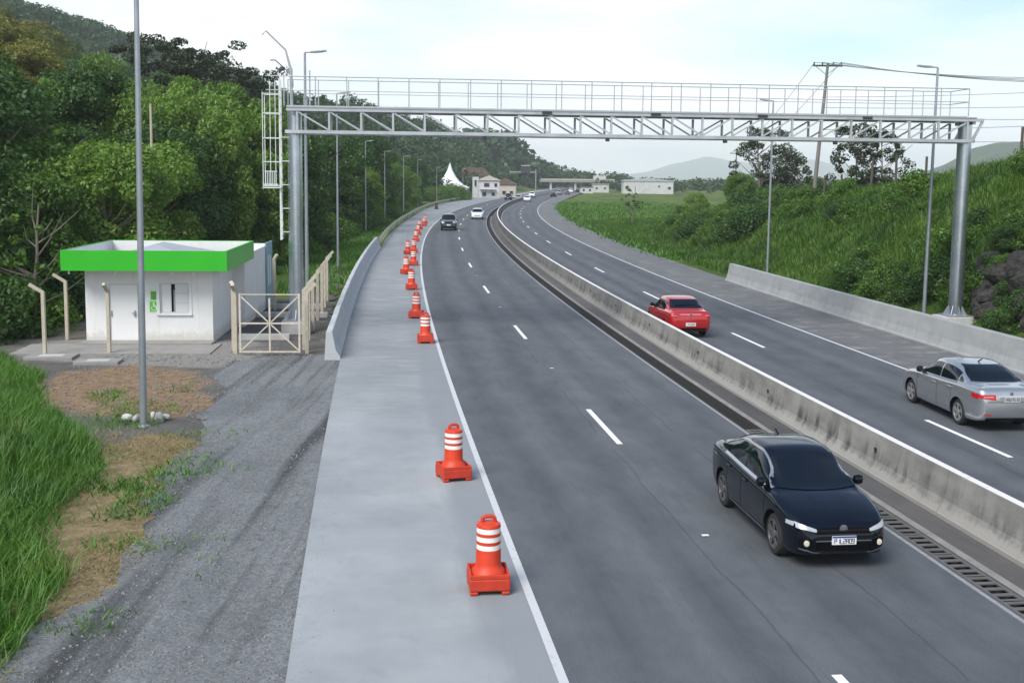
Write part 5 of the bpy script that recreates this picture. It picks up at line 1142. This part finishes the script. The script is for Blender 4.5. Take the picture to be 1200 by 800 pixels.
    def panel(s, name, rows, d, m, off=.006, parent=None, thick=.0):
        """rows: lists of ray origins; a curved sheet that follows the body"""
        mb = MB(); idx = {}
        for i,r in enumerate(rows):
            for j,o in enumerate(r):
                h = s.hit(o,d,off)
                if h is not None: idx[(i,j)] = len(mb.v); mb.v.append(tuple(h))
        for i in range(len(rows)-1):
            for j in range(len(rows[0])-1):
                q = [(i,j),(i,j+1),(i+1,j+1),(i+1,j)]
                if all(k in idx for k in q): mb.f.append(tuple(idx[k] for k in q))
        return mb.build(name, m, parent or s.t, smooth=True)
    def face(s, name, end, poly_lo, poly_hi, y0, y1, m, off=.006, nx=10, nz=4, parent=None):
        """sheet on the nose (end=1) or tail (end=-1): z between two functions of y"""
        X = 5*end; lo = poly_lo if callable(poly_lo) else (lambda y: poly_lo); hi = poly_hi if callable(poly_hi) else (lambda y: poly_hi)
        rows = [[(X,y0+(y1-y0)*j/nx, lo(y0+(y1-y0)*j/nx)+(hi(y0+(y1-y0)*j/nx)-lo(y0+(y1-y0)*j/nx))*i/nz) for j in range(nx+1)] for i in range(nz+1)]
        return s.panel(name, rows, (-end,0,0), m, off, parent)
    def side(s, name, sd, x0, x1, lo, hi, m, off=.006, nx=14, nz=4, parent=None):
        rows = [[(x0+(x1-x0)*j/nx, 5*sd, lo(x0+(x1-x0)*j/nx)+(hi(x0+(x1-x0)*j/nx)-lo(x0+(x1-x0)*j/nx))*i/nz) for j in range(nx+1)] for i in range(nz+1)]
        return s.panel(name, rows, (0,-sd,0), m, off, parent)
    def common(s, ws, rw, wins, belt_lift=.035, seams=(), handles=(), trim=None, mirror_x=.72, mirror_m=None, sill=None):
        (zb,zt,yb,yt) = ws
        rows = []
        for i in range(17):
            f = i/16; rows.append([(5,(yb+(yt-yb)*f)*(-1+2*j/24),zb+(zt-zb)*f-.014*(1-(2*j/24-1)**2)*(1-2*f)) for j in range(25)])
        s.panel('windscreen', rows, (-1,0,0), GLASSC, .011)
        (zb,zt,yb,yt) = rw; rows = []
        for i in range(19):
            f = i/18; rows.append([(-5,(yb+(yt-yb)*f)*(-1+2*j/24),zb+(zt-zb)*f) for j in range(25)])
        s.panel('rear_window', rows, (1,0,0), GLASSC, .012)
        for sd in (-1,1):
            for (a,b) in wins:
                lo = lambda x: s.beltf(x)+belt_lift
                hi = lambda x: max(s.beltf(x)+belt_lift+.004, min(s.top(x)-.115, s.P['roof']-.135))
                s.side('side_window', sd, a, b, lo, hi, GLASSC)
            if trim: s.side('window_trim', sd, wins[-1][0], wins[0][1], lambda x: s.beltf(x)+belt_lift-.042, lambda x: s.beltf(x)+belt_lift-.003, trim, .008, 24, 1)
            for x in seams: s.side('door_gap', sd, x-.006, x+.006, lambda q: .30, lambda q: s.beltf(q)+.02, SEAM, .002, 1, 10)
            for x in handles:
                h = s.hit((x,5*sd,s.beltf(x)-.13),(0,-sd,0),.015)
                if h: MB().box(h,(.19,.03,.03)).build('door_handle', s.paint, s.t, bevel=.01)
            if sill: s.side('sill_trim', sd, s.P['axles'][1]+.45, s.P['axles'][0]-.45, lambda q: .275, lambda q: .30, sill, .008, 16, 1)
            h = s.hit((mirror_x,5*sd,s.beltf(mirror_x)+.03),(0,-sd,0),.0)
            if h:
                c_ = h+Vector((0.02,sd*.10,.05)); mb = MB(); mb.lathe([(.02,-.09),(.075,-.06),(.09,0),(.075,.07),(.02,.10)],12,(0,0,0),'Y')
                mb.v = [(p[0]*.75+c_.x,p[1]+c_.y,p[2]*.95+c_.z) for p in mb.v]; mr = mb.build('mirror', mirror_m or s.paint, s.t, smooth=True); MB().bar(h+Vector((0,-sd*.03,0)),c_,.05,.04).build('mirror_stalk', PLASTB, mr)
    def box_on(s, name, end, y, z, w, h, m, d=.02, off=.012, parent=None):
        p = s.hit((5*end,y,z),(-end,0,0),off)
        if p is None: return None
        return MB().box(p,(d,w,h)).build(name, m, parent or s.t)
    def plate(s, end, z, blue, m, text):
        p = s.hit((5*end,0,z),(-end,0,0),.02); o = MB().box(p,(.02,.40,.13)).build('number_plate', m, s.t)
        if blue: MB().box((p.x+end*.0115,0,p.z+.052),(.004,.396,.026)).build('plate_strip', PLATEB, o)
        x = p.x+end*.0125; zc = p.z-(.012 if blue else 0); n = len(text); mb = MB()
        SEG = {'A':'abcefg','B':'cdefg','C':'adef','E':'adefg','F':'aefg','H':'bcefg','I':'bc','J':'bcde','K':'efgbc','L':'def','N':'abcef','O':'abcdef','P':'abefg','R':'abefg','S':'acdfg','U':'bcdef','0':'abcdef','1':'bc','2':'abdeg','3':'abcdg','4':'bcfg','5':'acdfg','6':'acdefg','7':'abc','8':'abcdefg','9':'abcdfg'}
        for i,ch in enumerate(text):
            if ch not in SEG: continue
            yy = (i-(n-1)/2)*.049*(1 if end > 0 else -1)*1.0; w_, h_ = .017*(1 if end > 0 else -1), .034
            for q in SEG[ch]:
                cy, cz, a_, b_ = {'a':(0,h_,.04,.010),'d':(0,-h_,.04,.010),'g':(0,0,.036,.010),'b':(w_,h_/2,.010,.036),'c':(w_,-h_/2,.010,.036),'f':(-w_,h_/2,.010,.036),'e':(-w_,-h_/2,.010,.036)}[q]
                mb.box((x,yy+cy,zc+cz),(.004,a_,b_))
        mb.build('lettering', INK, o); return o
def paint(name, c, rough=.3, metal=.0, coat=1.0): return mat(name, c, rough, metal, coat)
BLACKP = paint('paint_black', (0.0012,0.0032,0.0085), .16, 0, .7)  # blue cast in the black imitates sky reflected in the paint
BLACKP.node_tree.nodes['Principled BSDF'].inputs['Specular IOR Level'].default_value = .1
SILVERP = paint('paint_silver', (0.50,0.515,0.535), .27, .8, .8)
REDP = paint('paint_red', (0.42,0.010,0.012), .32, .15, 1.0)
WHITEP = paint('paint_white', (0.72,0.73,0.74), .3, 0, .8); GREYP = paint('paint_grey', (0.22,0.23,0.25), .3, .3, .8)
# --- black fastback saloon, coming towards the camera
PB = dict(top=[(-2.29,.80),(-2.25,.95),(-2.12,1.055),(-1.80,1.105),(-1.30,1.30),(-.85,1.425),(-.35,1.472),(.05,1.462),(.34,1.395),(.70,1.195),(1.10,.990),(1.34,.945),(1.70,.865),(1.98,.775),(2.12,.69),(2.19,.56)],
 belt=[(-2.29,.98),(-1.5,1.0),(-.3,.965),(1.0,.925),(2.2,.8)], w=[(-2.29,.60),(-2.22,.74),(-2.0,.825),(-1.4,.872),(0,.876),(1.35,.868),(1.75,.835),(2.0,.765),(2.13,.66),(2.19,.54)],
 bot=[(-2.29,.46),(-2.2,.33),(-1.9,.24),(-1.3,.21),(1.3,.20),(1.9,.20),(2.1,.23),(2.19,.30)], wr=[(-2.29,.5),(-1.3,.56),(-.5,.60),(.3,.60),(1.0,.62),(2.2,.6)], axles=(1.325,-1.325), wheel_r=.325, track=.868, roof=1.472, dark_rim=True)
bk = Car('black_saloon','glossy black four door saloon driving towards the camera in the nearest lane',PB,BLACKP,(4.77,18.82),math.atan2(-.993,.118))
bk.t.scale = (1,.94,1)
bk.common((.985,1.362,.69,.535),(1.10,1.36,.57,.46),[(-.20,.86),(-1.30,-.27)],.035,(.93,-.24,-1.0),(-.05,-.92),CHROME,.74,None,CHROME)
bk.face('grille',1,lambda y:.575-.02*abs(y),lambda y:.665-.03*abs(y),-.46,.46,SEAM,.006,16,4)
bk.face('grille_bar',1,.612,.628,-.43,.43,PLASTB,.012,16,1)
for sd in (-1,1):
    hl = bk.face('headlight',1,lambda y: .600+.045*max(0,(abs(y)-.46)/.28),lambda y: .640+.075*max(0,(abs(y)-.44)/.28),sd*.44,sd*.735,LAMPG,.008,10,3)
    bk.face('headlight_core',1,lambda y: .615+.03*max(0,(abs(y)-.5)/.28),lambda y: .645+.04*max(0,(abs(y)-.5)/.28),sd*.52,sd*.64,LAMPG,.014,5,2,hl)
    fg = bk.face('fog_recess',1,.36,.49,sd*.50,sd*.70,SEAM,.006,6,3)
    p = bk.hit((5,sd*.60,.435),(-1,0,0),.01); q = MB(); q.lathe([(.046,-.01),(.046,.012),(.02,.02)],14,p,'X'); q.build('fog_lamp', LAMPON, bk.t, smooth=True)
    bk.face('bumper_trim',1,lambda y:.285+.06*max(0,abs(y)-.45)*3,lambda y:.305+.06*max(0,abs(y)-.45)*3,sd*.40,sd*.70,CHROME,.008,8,1)
    bk.side('side_light',sd,1.80,1.98,lambda x:.655,lambda x:.715,LAMPG,.006,4,2)
bk.face('lower_grille',1,.33,.46,-.46,.46,SEAM,.006,14,3)
bk.face('bumper_strip',1,.462,.482,-.46,.46,CHROME,.010,16,1)
bk.plate(1,.485,True,PLATEW,'RIL2A09')
p = bk.hit((5,0,.64),(-1,0,0),.016); em = MB(); em.lathe([(.063,-.004),(.066,.004),(.052,.006),(.050,0)],22,p,'X'); e_o = em.build('emblem', CHROME, bk.t)
eb = MB()
for (a,b) in (((-.022,.042),(0,.004)),((0,.004),(.022,.042)),((-.043,.022),(-.02,-.040)),((-.02,-.040),(0,-.004)),((0,-.004),(.02,-.040)),((.02,-.040),(.043,.022))): eb.bar((p.x+.003,a[0],p.z+a[1]),(p.x+.003,b[0],p.z+b[1]),.011,.006,(1,0,0))
eb.build('emblem_letters', CHROME, e_o)
for sd in (-1,1): bk.face('tail_lamp',-1,.86,.97,sd*.42,sd*.74,TAILR,.007,6,3)
MB().bar((-.75,0,1.44),(-.90,0,1.50),.025,.02).build('antenna', PLASTB, bk.t)
ROOFT = mat('roof_rail_trim', (0.45,0.46,0.48), 0.25, 0.8)
for sd in (-1,1):
    rows = [[(x, sd*5, max(bk.beltf(x)+.05, min(bk.top(x)-.082,1.375))+dz) for x in [1.0-2.55*i/44 for i in range(45)]] for dz in (-.016,.016)]
    bk.panel('roof_rail', rows, (0,-sd,0), ROOFT, .010)
    bk.side('shoulder_crease_shade',sd,-2.05,1.70,lambda x: bk.beltf(x)-.10,lambda x: bk.beltf(x)-.088,SEAM,.002,30,1)  # thin dark strip paints the shade along the shoulder crease
for y in (-.28,.28):
    rows = [[(1.15+.72*i/12, y*(1-.12*i/12)+dy, 5) for dy in (-.007,.007)] for i in range(13)]; bk.panel('bonnet_crease', rows, (0,0,-1), BLACKP, .004)
# --- silver saloon, driving away on the right
PS = dict(top=[(-2.36,.80),(-2.32,.98),(-2.22,1.085),(-1.72,1.125),(-1.25,1.33),(-.80,1.455),(-.25,1.50),(.25,1.455),(.70,1.24),(1.15,1.015),(1.45,.965),(1.85,.87),(2.10,.76),(2.22,.66),(2.27,.55)],
 belt=[(-2.36,1.03),(-1.5,1.03),(-.3,.985),(1.0,.945),(2.2,.82)], w=[(-2.36,.66),(-2.28,.77),(-2.05,.84),(-1.4,.878),(0,.88),(1.4,.87),(1.8,.84),(2.08,.76),(2.2,.65),(2.27,.53)],
 bot=[(-2.36,.42),(-2.28,.30),(-2.0,.24),(-1.3,.21),(1.3,.20),(1.9,.21),(2.2,.25),(2.27,.32)], wr=[(-2.36,.55),(-1.3,.58),(-.5,.61),(.3,.61),(1.0,.62),(2.2,.6)], axles=(1.37,-1.33), wheel_r=.318, track=.872, roof=1.50)
sv = Car('silver_saloon','silver four door saloon driving away in the right hand carriageway, cut by the picture edge',PS,SILVERP,(11.56,28.62),math.atan2(.997,-.073))
sv.t.scale = (1,.96,.97)
sv.common((1.0,1.40,.70,.55),(1.135,1.435,.66,.52),[(-.16,.93),(-1.12,-.23),],.035,(.98,-.20,-.98),(0,-.86),CHROME,.80,PLASTB,None)
for sd in (-1,1):
    sv.side('shoulder_crease_shade',sd,-1.95,1.55,lambda x: sv.beltf(x)-.125+.03*(x<-1.2)*(-1.2-x),lambda x: sv.beltf(x)-.112+.03*(x<-1.2)*(-1.2-x),GREYP,.003,34,1)  # thin grey strip painting the shade of the body crease
    sv.side('sill_line',sd,-.85,.88,lambda x: .335,lambda x: .347,GREYP,.003,14,1)
for sd in (-1,1):
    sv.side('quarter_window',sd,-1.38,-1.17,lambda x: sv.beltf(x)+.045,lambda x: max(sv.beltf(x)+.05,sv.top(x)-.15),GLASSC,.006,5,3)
    tl = sv.face('tail_lamp',-1,lambda y:.80+.05*max(0,(abs(y)-.4)/.4),lambda y:.935,sd*.40,sd*.775,TAILR,.008,8,3)
    sv.side('tail_lamp_side',sd,-2.24,-1.98,lambda x:.82+.10*(x+2.24),lambda x:.945,TAILR,.008,6,3,tl)
    sv.face('tail_lamp_bar',-1,.865,.895,sd*.46,sd*.70,TAILP,.012,5,1,tl)
    sv.face('rear_reflector',-1,.43,.455,sd*.50,sd*.68,TAILR,.006,4,1)
sv.face('boot_gap',-1,.755,.765,-.60,.60,SEAM,.003,16,1)
sv.face('boot_trim',-1,.885,.905,-.33,.33,CHROME,.008,12,1)
sv.face('plate_recess',-1,.775,.88,-.30,.30,GREYP,.004,8,2)
sv.plate(-1,.825,False,PLATEG,'KSU7510')
p = sv.hit((-5,0,.955),(1,0,0),.008); eo = MB(); eo.lathe([(.045,-.003),(.048,.003),(.035,.004),(.033,-.002)],18,p,'X'); eo.box(p,(.008,.11,.018)); eo.build('emblem', CHROME, sv.t)
sv.face('bumper_lower',-1,.30,.37,-.62,.62,PLASTB,.006,14,2)
MB().bar((-.62,0,1.475),(-.80,0,1.56),.03,.02).build('antenna', PLASTB, sv.t)
rows = [[(1.98,.42+.05*j,.62+.13*i/3) for j in range(6)] for i in range(4)]
for sd in (-1,1): sv.face('headlight',1,.64,.76,sd*.42,sd*.72,LAMPG,.006,6,3)
# --- red saloon ahead of it
PR = dict(top=[(-2.20,.78),(-2.16,1.0),(-2.08,1.09),(-1.62,1.115),(-1.25,1.31),(-.92,1.455),(-.35,1.518),(.20,1.485),(.62,1.26),(1.05,1.02),(1.35,.975),(1.75,.89),(1.98,.79),(2.10,.69),(2.15,.56)],
 belt=[(-2.2,1.02),(-1.5,1.03),(-.3,.99),(1.0,.955),(2.2,.82)], w=[(-2.20,.70),(-2.14,.79),(-1.9,.84),(-1.3,.866),(0,.868),(1.3,.86),(1.7,.83),(1.95,.76),(2.08,.66),(2.15,.54)],
 bot=[(-2.2,.42),(-2.12,.30),(-1.9,.25),(-1.3,.22),(1.3,.21),(1.8,.22),(2.1,.26),(2.15,.33)], wr=[(-2.2,.55),(-1.3,.58),(-.5,.62),(.3,.62),(1.0,.63),(2.2,.6)], axles=(1.32,-1.315), wheel_r=.305, track=.858, roof=1.518)
rc = Car('red_saloon','bright red saloon driving away beside the median wall',PR,REDP,(6.38,43.8),math.atan2(.994,-.108))
rc.t.scale = (.95,.93,.93)
rc.common((1.02,1.42,.70,.55),(1.135,1.43,.67,.55),[(-.16,.84),(-1.05,-.23)],.035,(.9,-.20,-.95),(0,-.86),PLASTB,.72,PLASTB,STEEL_P)
for sd in (-1,1):
    tl = rc.face('tail_lamp',-1,lambda y:.83,lambda y:.985,sd*.55,sd*.80,TAILR,.008,6,3); rc.face('tail_lamp_bar',-1,.895,.925,sd*.58,sd*.77,TAILP,.012,5,1,tl)
    rc.face('headlight',1,.66,.78,sd*.42,sd*.72,LAMPG,.006,6,3)
rc.face('boot_lid_strip',-1,.945,.965,-.42,.42,CHROME,.008,12,1)  # chrome strip across the boot lid
rc.face('boot_gap',-1,.70,.71,-.62,.62,SEAM,.003,16,1)
rc.plate(-1,.56,False,PLATEW,'LRB3928')
p = rc.hit((-5,0,.90),(1,0,0),.012); eo = MB(); d_ = [(0,.085),(.05,0),(0,-.085),(-.05,0)]
for (a,b) in zip(d_,d_[1:]+d_[:1]): eo.bar((p.x-.002,a[0],p.z+a[1]),(p.x-.002,b[0],p.z+b[1]),.022,.01,(1,0,0))
eo.build('emblem', CHROME, rc.t)
rc.face('bumper_lower',-1,.31,.42,-.62,.62,PLASTB,.006,14,2)
# --- distant traffic
PU = dict(top=[(-2.2,.8),(-2.16,1.2),(-2.05,1.45),(-1.7,1.70),(-.6,1.76),(.15,1.72),(.6,1.42),(1.0,1.18),(1.5,1.14),(1.95,1.04),(2.12,.9),(2.17,.7)],
 belt=[(-2.2,1.1),(1.0,1.06),(2.2,.95)], w=[(-2.2,.80),(-2.0,.89),(0,.92),(1.5,.90),(1.95,.85),(2.17,.70)], bot=[(-2.2,.5),(-1.9,.32),(1.8,.30),(2.17,.45)], wr=[(-2.2,.62),(1.0,.66),(2.2,.65)], axles=(1.35,-1.35), wheel_r=.37, track=.90, roof=1.76, n=40, cat='car')
def road_dir(x, y): th = float(np.interp(y,_Y,_TH)); return (math.sin(th), math.cos(th))
dx, dy = road_dir(0,125)
su = Car('dark_suv','dark sport utility vehicle with a pale sky reflection painted on its bonnet approaching beside the barrels',PU,paint('paint_blueblack',(0.012,0.014,0.02)),(-7.1,126.5),math.atan2(-dy,-dx),1)
su.common((1.16,1.64,.74,.62),(1.2,1.6,.7,.6),[(-.2,.8),(-1.7,-.28)],.04,(),(),None,.8)
su.face('grille',1,.80,.98,-.42,.42,SEAM,.006,8,2); su.plate(1,.62,False,PLATEW,'KWO')
rows = [[(1.05+.95*i/8, -.74+1.48*j/10, 5) for j in range(11)] for i in range(9)]; su.panel('bonnet', rows, (0,0,-1), paint('paint_dark_bonnet',(0.10,0.105,0.12),.2), .006)  # lighter sheet over the bonnet: sky reflection put into its colour
for sd in (-1,1): su.face('headlight',1,.84,.98,sd*.46,sd*.78,LAMPG,.008,5,2)
PH = dict(top=[(-1.95,.8),(-1.92,1.05),(-1.75,1.28),(-1.2,1.47),(-.4,1.52),(.25,1.46),(.7,1.22),(1.1,1.0),(1.5,.95),(1.8,.85),(1.95,.7),(2.0,.56)],
 belt=[(-2,1.0),(1.0,.95),(2.0,.82)], w=[(-1.95,.74),(-1.8,.83),(0,.86),(1.4,.84),(1.8,.76),(2.0,.58)], bot=[(-1.95,.45),(-1.7,.25),(1.7,.22),(2.0,.32)], wr=[(-2,.56),(.3,.60),(2,.6)], axles=(1.22,-1.25), wheel_r=.3, track=.845, roof=1.52, n=40)
dx, dy = road_dir(0,158)
wh = Car('white_hatchback','white hatchback approaching in the lane beside the median wall bend',PH,WHITEP,(-5.0,160.5),math.atan2(-dy,-dx),1)
wh.common((1.0,1.40,.70,.56),(1.05,1.38,.66,.55),[(-.2,.8),(-1.3,-.28)],.035,(),(),None,.75)
wh.face('grille',1,.50,.60,-.40,.40,SEAM,.006,8,2)
for sd in (-1,1): wh.face('headlight',1,.66,.76,sd*.42,sd*.70,LAMPG,.008,5,2)
def far_car(src, name, label, x, y, m, toward, grp='distant cars on the curve'):
    dx, dy = road_dir(x,y); t = dup(src.t); t.name = name; t.location = (x,y,.004); t.rotation_euler = (0,0,math.atan2(-dy,-dx) if toward else math.atan2(dy,dx)); t['label'] = label
    for c_ in t.children:
        if c_.data.name.startswith('body') or c_.name.startswith('bonnet'): c_.material_slots[0].link = 'OBJECT'; c_.material_slots[0].material = m
    return t
far_car(wh,'white_hatchback','small distant white car on the inner lane right of the median bend',3.46,279,WHITEP,False)
far_car(wh,'grey_hatchback','small distant grey car just behind the median wall bend',1.3,292,GREYP,False)
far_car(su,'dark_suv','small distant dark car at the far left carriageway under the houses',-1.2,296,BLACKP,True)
far_car(su,'white_van','distant white van behind the small white car',5.6,338,WHITEP,False)
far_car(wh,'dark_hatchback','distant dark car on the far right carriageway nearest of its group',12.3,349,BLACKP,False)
far_car(su,'pale_suv','distant pale car second in the group before the viaduct',16.0,400,GREYP,False)
far_car(wh,'dark_red_hatchback','distant dark red car third in the group before the viaduct',18.9,398,paint('paint_maroon',(0.10,0.02,0.025)),False)
far_car(su,'white_van','distant white van fourth in the group before the viaduct',22.8,452,WHITEP,False)
far_car(wh,'dark_hatchback','farthest dark car right of the distant white van',25.6,456,BLACKP,False)
# ------------------------------------------------------------------ buildings far along the road
tn = thing('white_tent','white peaked marquee tent behind the hedge beside the far curve','tent',(-17.6,318,-.3))
mb = MB(); ring = 16
prof = [(6.2,3.2),(4.6,3.9),(3.2,4.9),(2.0,6.2),(1.0,7.7),(.35,9.2),(.05,10.0)]
vs = []
for (r_,z) in prof:
    for j in range(ring):
        a = 2*math.pi*j/ring; k = 1/max(abs(math.cos(a)),abs(math.sin(a))); k = 1+(k-1)*min(1,r_/5); vs.append((r_*k*math.cos(a)*.85,r_*k*math.sin(a)*.85,z-.12*(j%2)*r_/4))
mb.add(vs,[(i*ring+j,i*ring+(j+1)%ring,(i+1)*ring+(j+1)%ring,(i+1)*ring+j) for i in range(len(prof)-1) for j in range(ring)]); mb.build('canopy', TENT, tn)
for x in (-5.1,5.1):
    for y in (-5.1,5.1): MB().tube([(x,y,0),(x,y,3.3)],.12,6).build('tent_leg', STEEL_P, tn)
MB().box((2.8,-5.15,1.6),(4.2,.06,3.1)).build('side_sheet', TENT, tn)
def windows(b, rects, y, m=GLASSD):
    for (x,z,w_,h_) in rects:
        f = MB().box((x,y-.04,z),(w_,.10,h_)).build('window', HOUSEW, b); MB().box((x,y-.10,z),(w_*.8,.04,h_*.82)).build('pane', m, f)
hb = thing('white_house','white two storey house with square tower right of the tent','house',(-9.0,330,-.3),.05)
MB().box((-1.9,0,3.1),(1.7,3,6.2)).build('tower', HOUSEW, hb); MB().box((2.0,1.5,2.6),(6.0,6,5.2)).build('wall', HOUSEW, hb)
mb = MB(); mb.prism([(-1.3,5.2),(5.4,5.2),(5.0,5.45),(2.05,6.6),(-.9,5.45)],'Y',-1.9,4.8); mb.build('roof', HOUSEB, hb)
MB().box((1.6,-2.1,2.7),(4.6,1.2,.18)).build('balcony', HOUSEW, hb); windows(hb,[(1.3,3.9,1.9,1.3),(3.9,3.9,1.0,1.2),(-1.9,4.4,.7,2.2),(.6,1.3,1.4,1.4),(3.2,1.3,1.2,1.2)],-1.5)
hc = thing('beige_house','beige house with red tiled roof behind the white house','house',(-2.6,345,-.3),-.05)
MB().box((0,0,2.0),(7,6,4.0)).build('wall', HOUSEB, hc); MB().prism([(-3.9,4.0),(3.9,4.0),(0,5.9)],'Y',-3.4,3.4).build('roof', TILER, hc); MB().box((-2.2,-3.2,2.6),(1.3,.5,5.2)).build('chimney_wall', HOUSEW, hc); windows(hc,[(0,1.6,1.3,1.3),(2.2,1.6,1.2,1.2)],-3.0)
hd = thing('hillside_house','red brown roofed house half hidden among the trees above the tent','house',(-15.5,395,2.2),.2)
MB().box((0,0,2.0),(13,8,4)).build('wall', HOUSEB, hd); MB().prism([(-7.4,4.0),(7.4,4.0),(4.5,6.8),(-4.5,6.8)],'Y',-4.6,4.6).build('roof', TILER, hd); windows(hd,[(-3,2,1.4,1.4),(0,2,1.4,1.4),(3,2,1.4,1.4)],-4.0)
hp = thing('pink_house','small pinkish house among the trees on the slope behind the lamps','house',(-21.5,168,5.2),.3)
MB().box((0,0,1.7),(4.6,4,3.4)).build('wall', mat('house_pink',(0.42,0.24,0.20),0.9,noise=(0.6,0.5,(0.34,0.19,0.16))), hp); MB().prism([(-2.7,3.4),(2.7,3.4),(0,4.7)],'Y',-2.3,2.3).build('roof', TILER, hp); windows(hp,[(-1,1.8,.9,1.1),(1.1,1.8,.9,1.1)],-2.0)
wr_ = thing('white_warehouse','long low white warehouse with small dark openings beyond the field','building',(56,480,-.4),-.04)
MB().box((0,0,2.4),(20.5,16,5.6)).build('wall', HOUSEW, wr_); MB().prism([(-10.6,5.2),(10.6,5.2),(10.6,5.6),(0,6.4),(-10.6,5.6)],'Y',-8.3,8.3).build('roof', ROOFG, wr_)
windows(wr_,[(-8.8,2.6,1.6,1.6),(8.6,2.5,1.4,1.2),(4.4,3.2,.8,.8)],-8.0)
for i,(x,y,w_,h_,l) in enumerate(((38,500,7,3.6,'small white building left of the long warehouse'),(30,470,5,2.6,'low pale shed beside the road end left of the warehouse'))):
    b = thing('small_building',l,'building',(x,y,-.4)); MB().box((0,0,h_/2),(w_,6,h_)).build('wall', HOUSEW, b); MB().box((0,0,h_+.12),(w_+.6,6.6,.24)).build('roof', TILER if i else ROOFG, b); windows(b,[(-w_*.25,h_*.55,1,1),(w_*.25,h_*.55,1,1)],-3.0)
vd = thing('viaduct','concrete road bridge crossing the motorway in the far distance','bridge',(33,560,-.4),.06)
MB().box((-2,0,4.7),(36,8,1.0)).build('deck', SLAB, vd); MB().box((-2,-4.05,5.5),(36,.15,.6)).build('parapet', HOUSEB, vd)
for x in (-15,-3,9): MB().box((x,0,2.1),(1.0,6,4.2)).build('pier', FOOT, vd)
MB().box((9.0,-1,6.6),(6,3,1.8)).build('toll_roof', HOUSEW, vd)
sg = thing('road_sign_gantry','distant dark overhead sign panel on a cantilever post','road sign',(9.2,470,-.3))
MB().tube([(0,0,0),(0,0,9.5)],.22,8).build('post', GALV_D, sg); MB().box((-5.4,0,8.3),(10.8,.3,.4)).build('boom', GALV_D, sg); MB().box((-4.2,-.3,9.4),(3.6,.15,3.0)).build('sign_panel', DARKM, sg); MB().box((-4.2,-.38,11.0),(3.7,.1,.25)).build('panel_edge', HOUSEW, sg)
cb_ = thing('shoulder_barrel','small dark traffic drum standing alone far along the outer shoulder','traffic drum',(-13.87,207,.004))
MB().lathe([(.42,0),(.42,.1),(.30,.14),(.27,.95),(.2,1.02)],14).build('body', DARKM, cb_, smooth=True); MB().lathe([(.285,.5),(.283,.65)],14,cap=False).build('band', ORANGED, cb_)
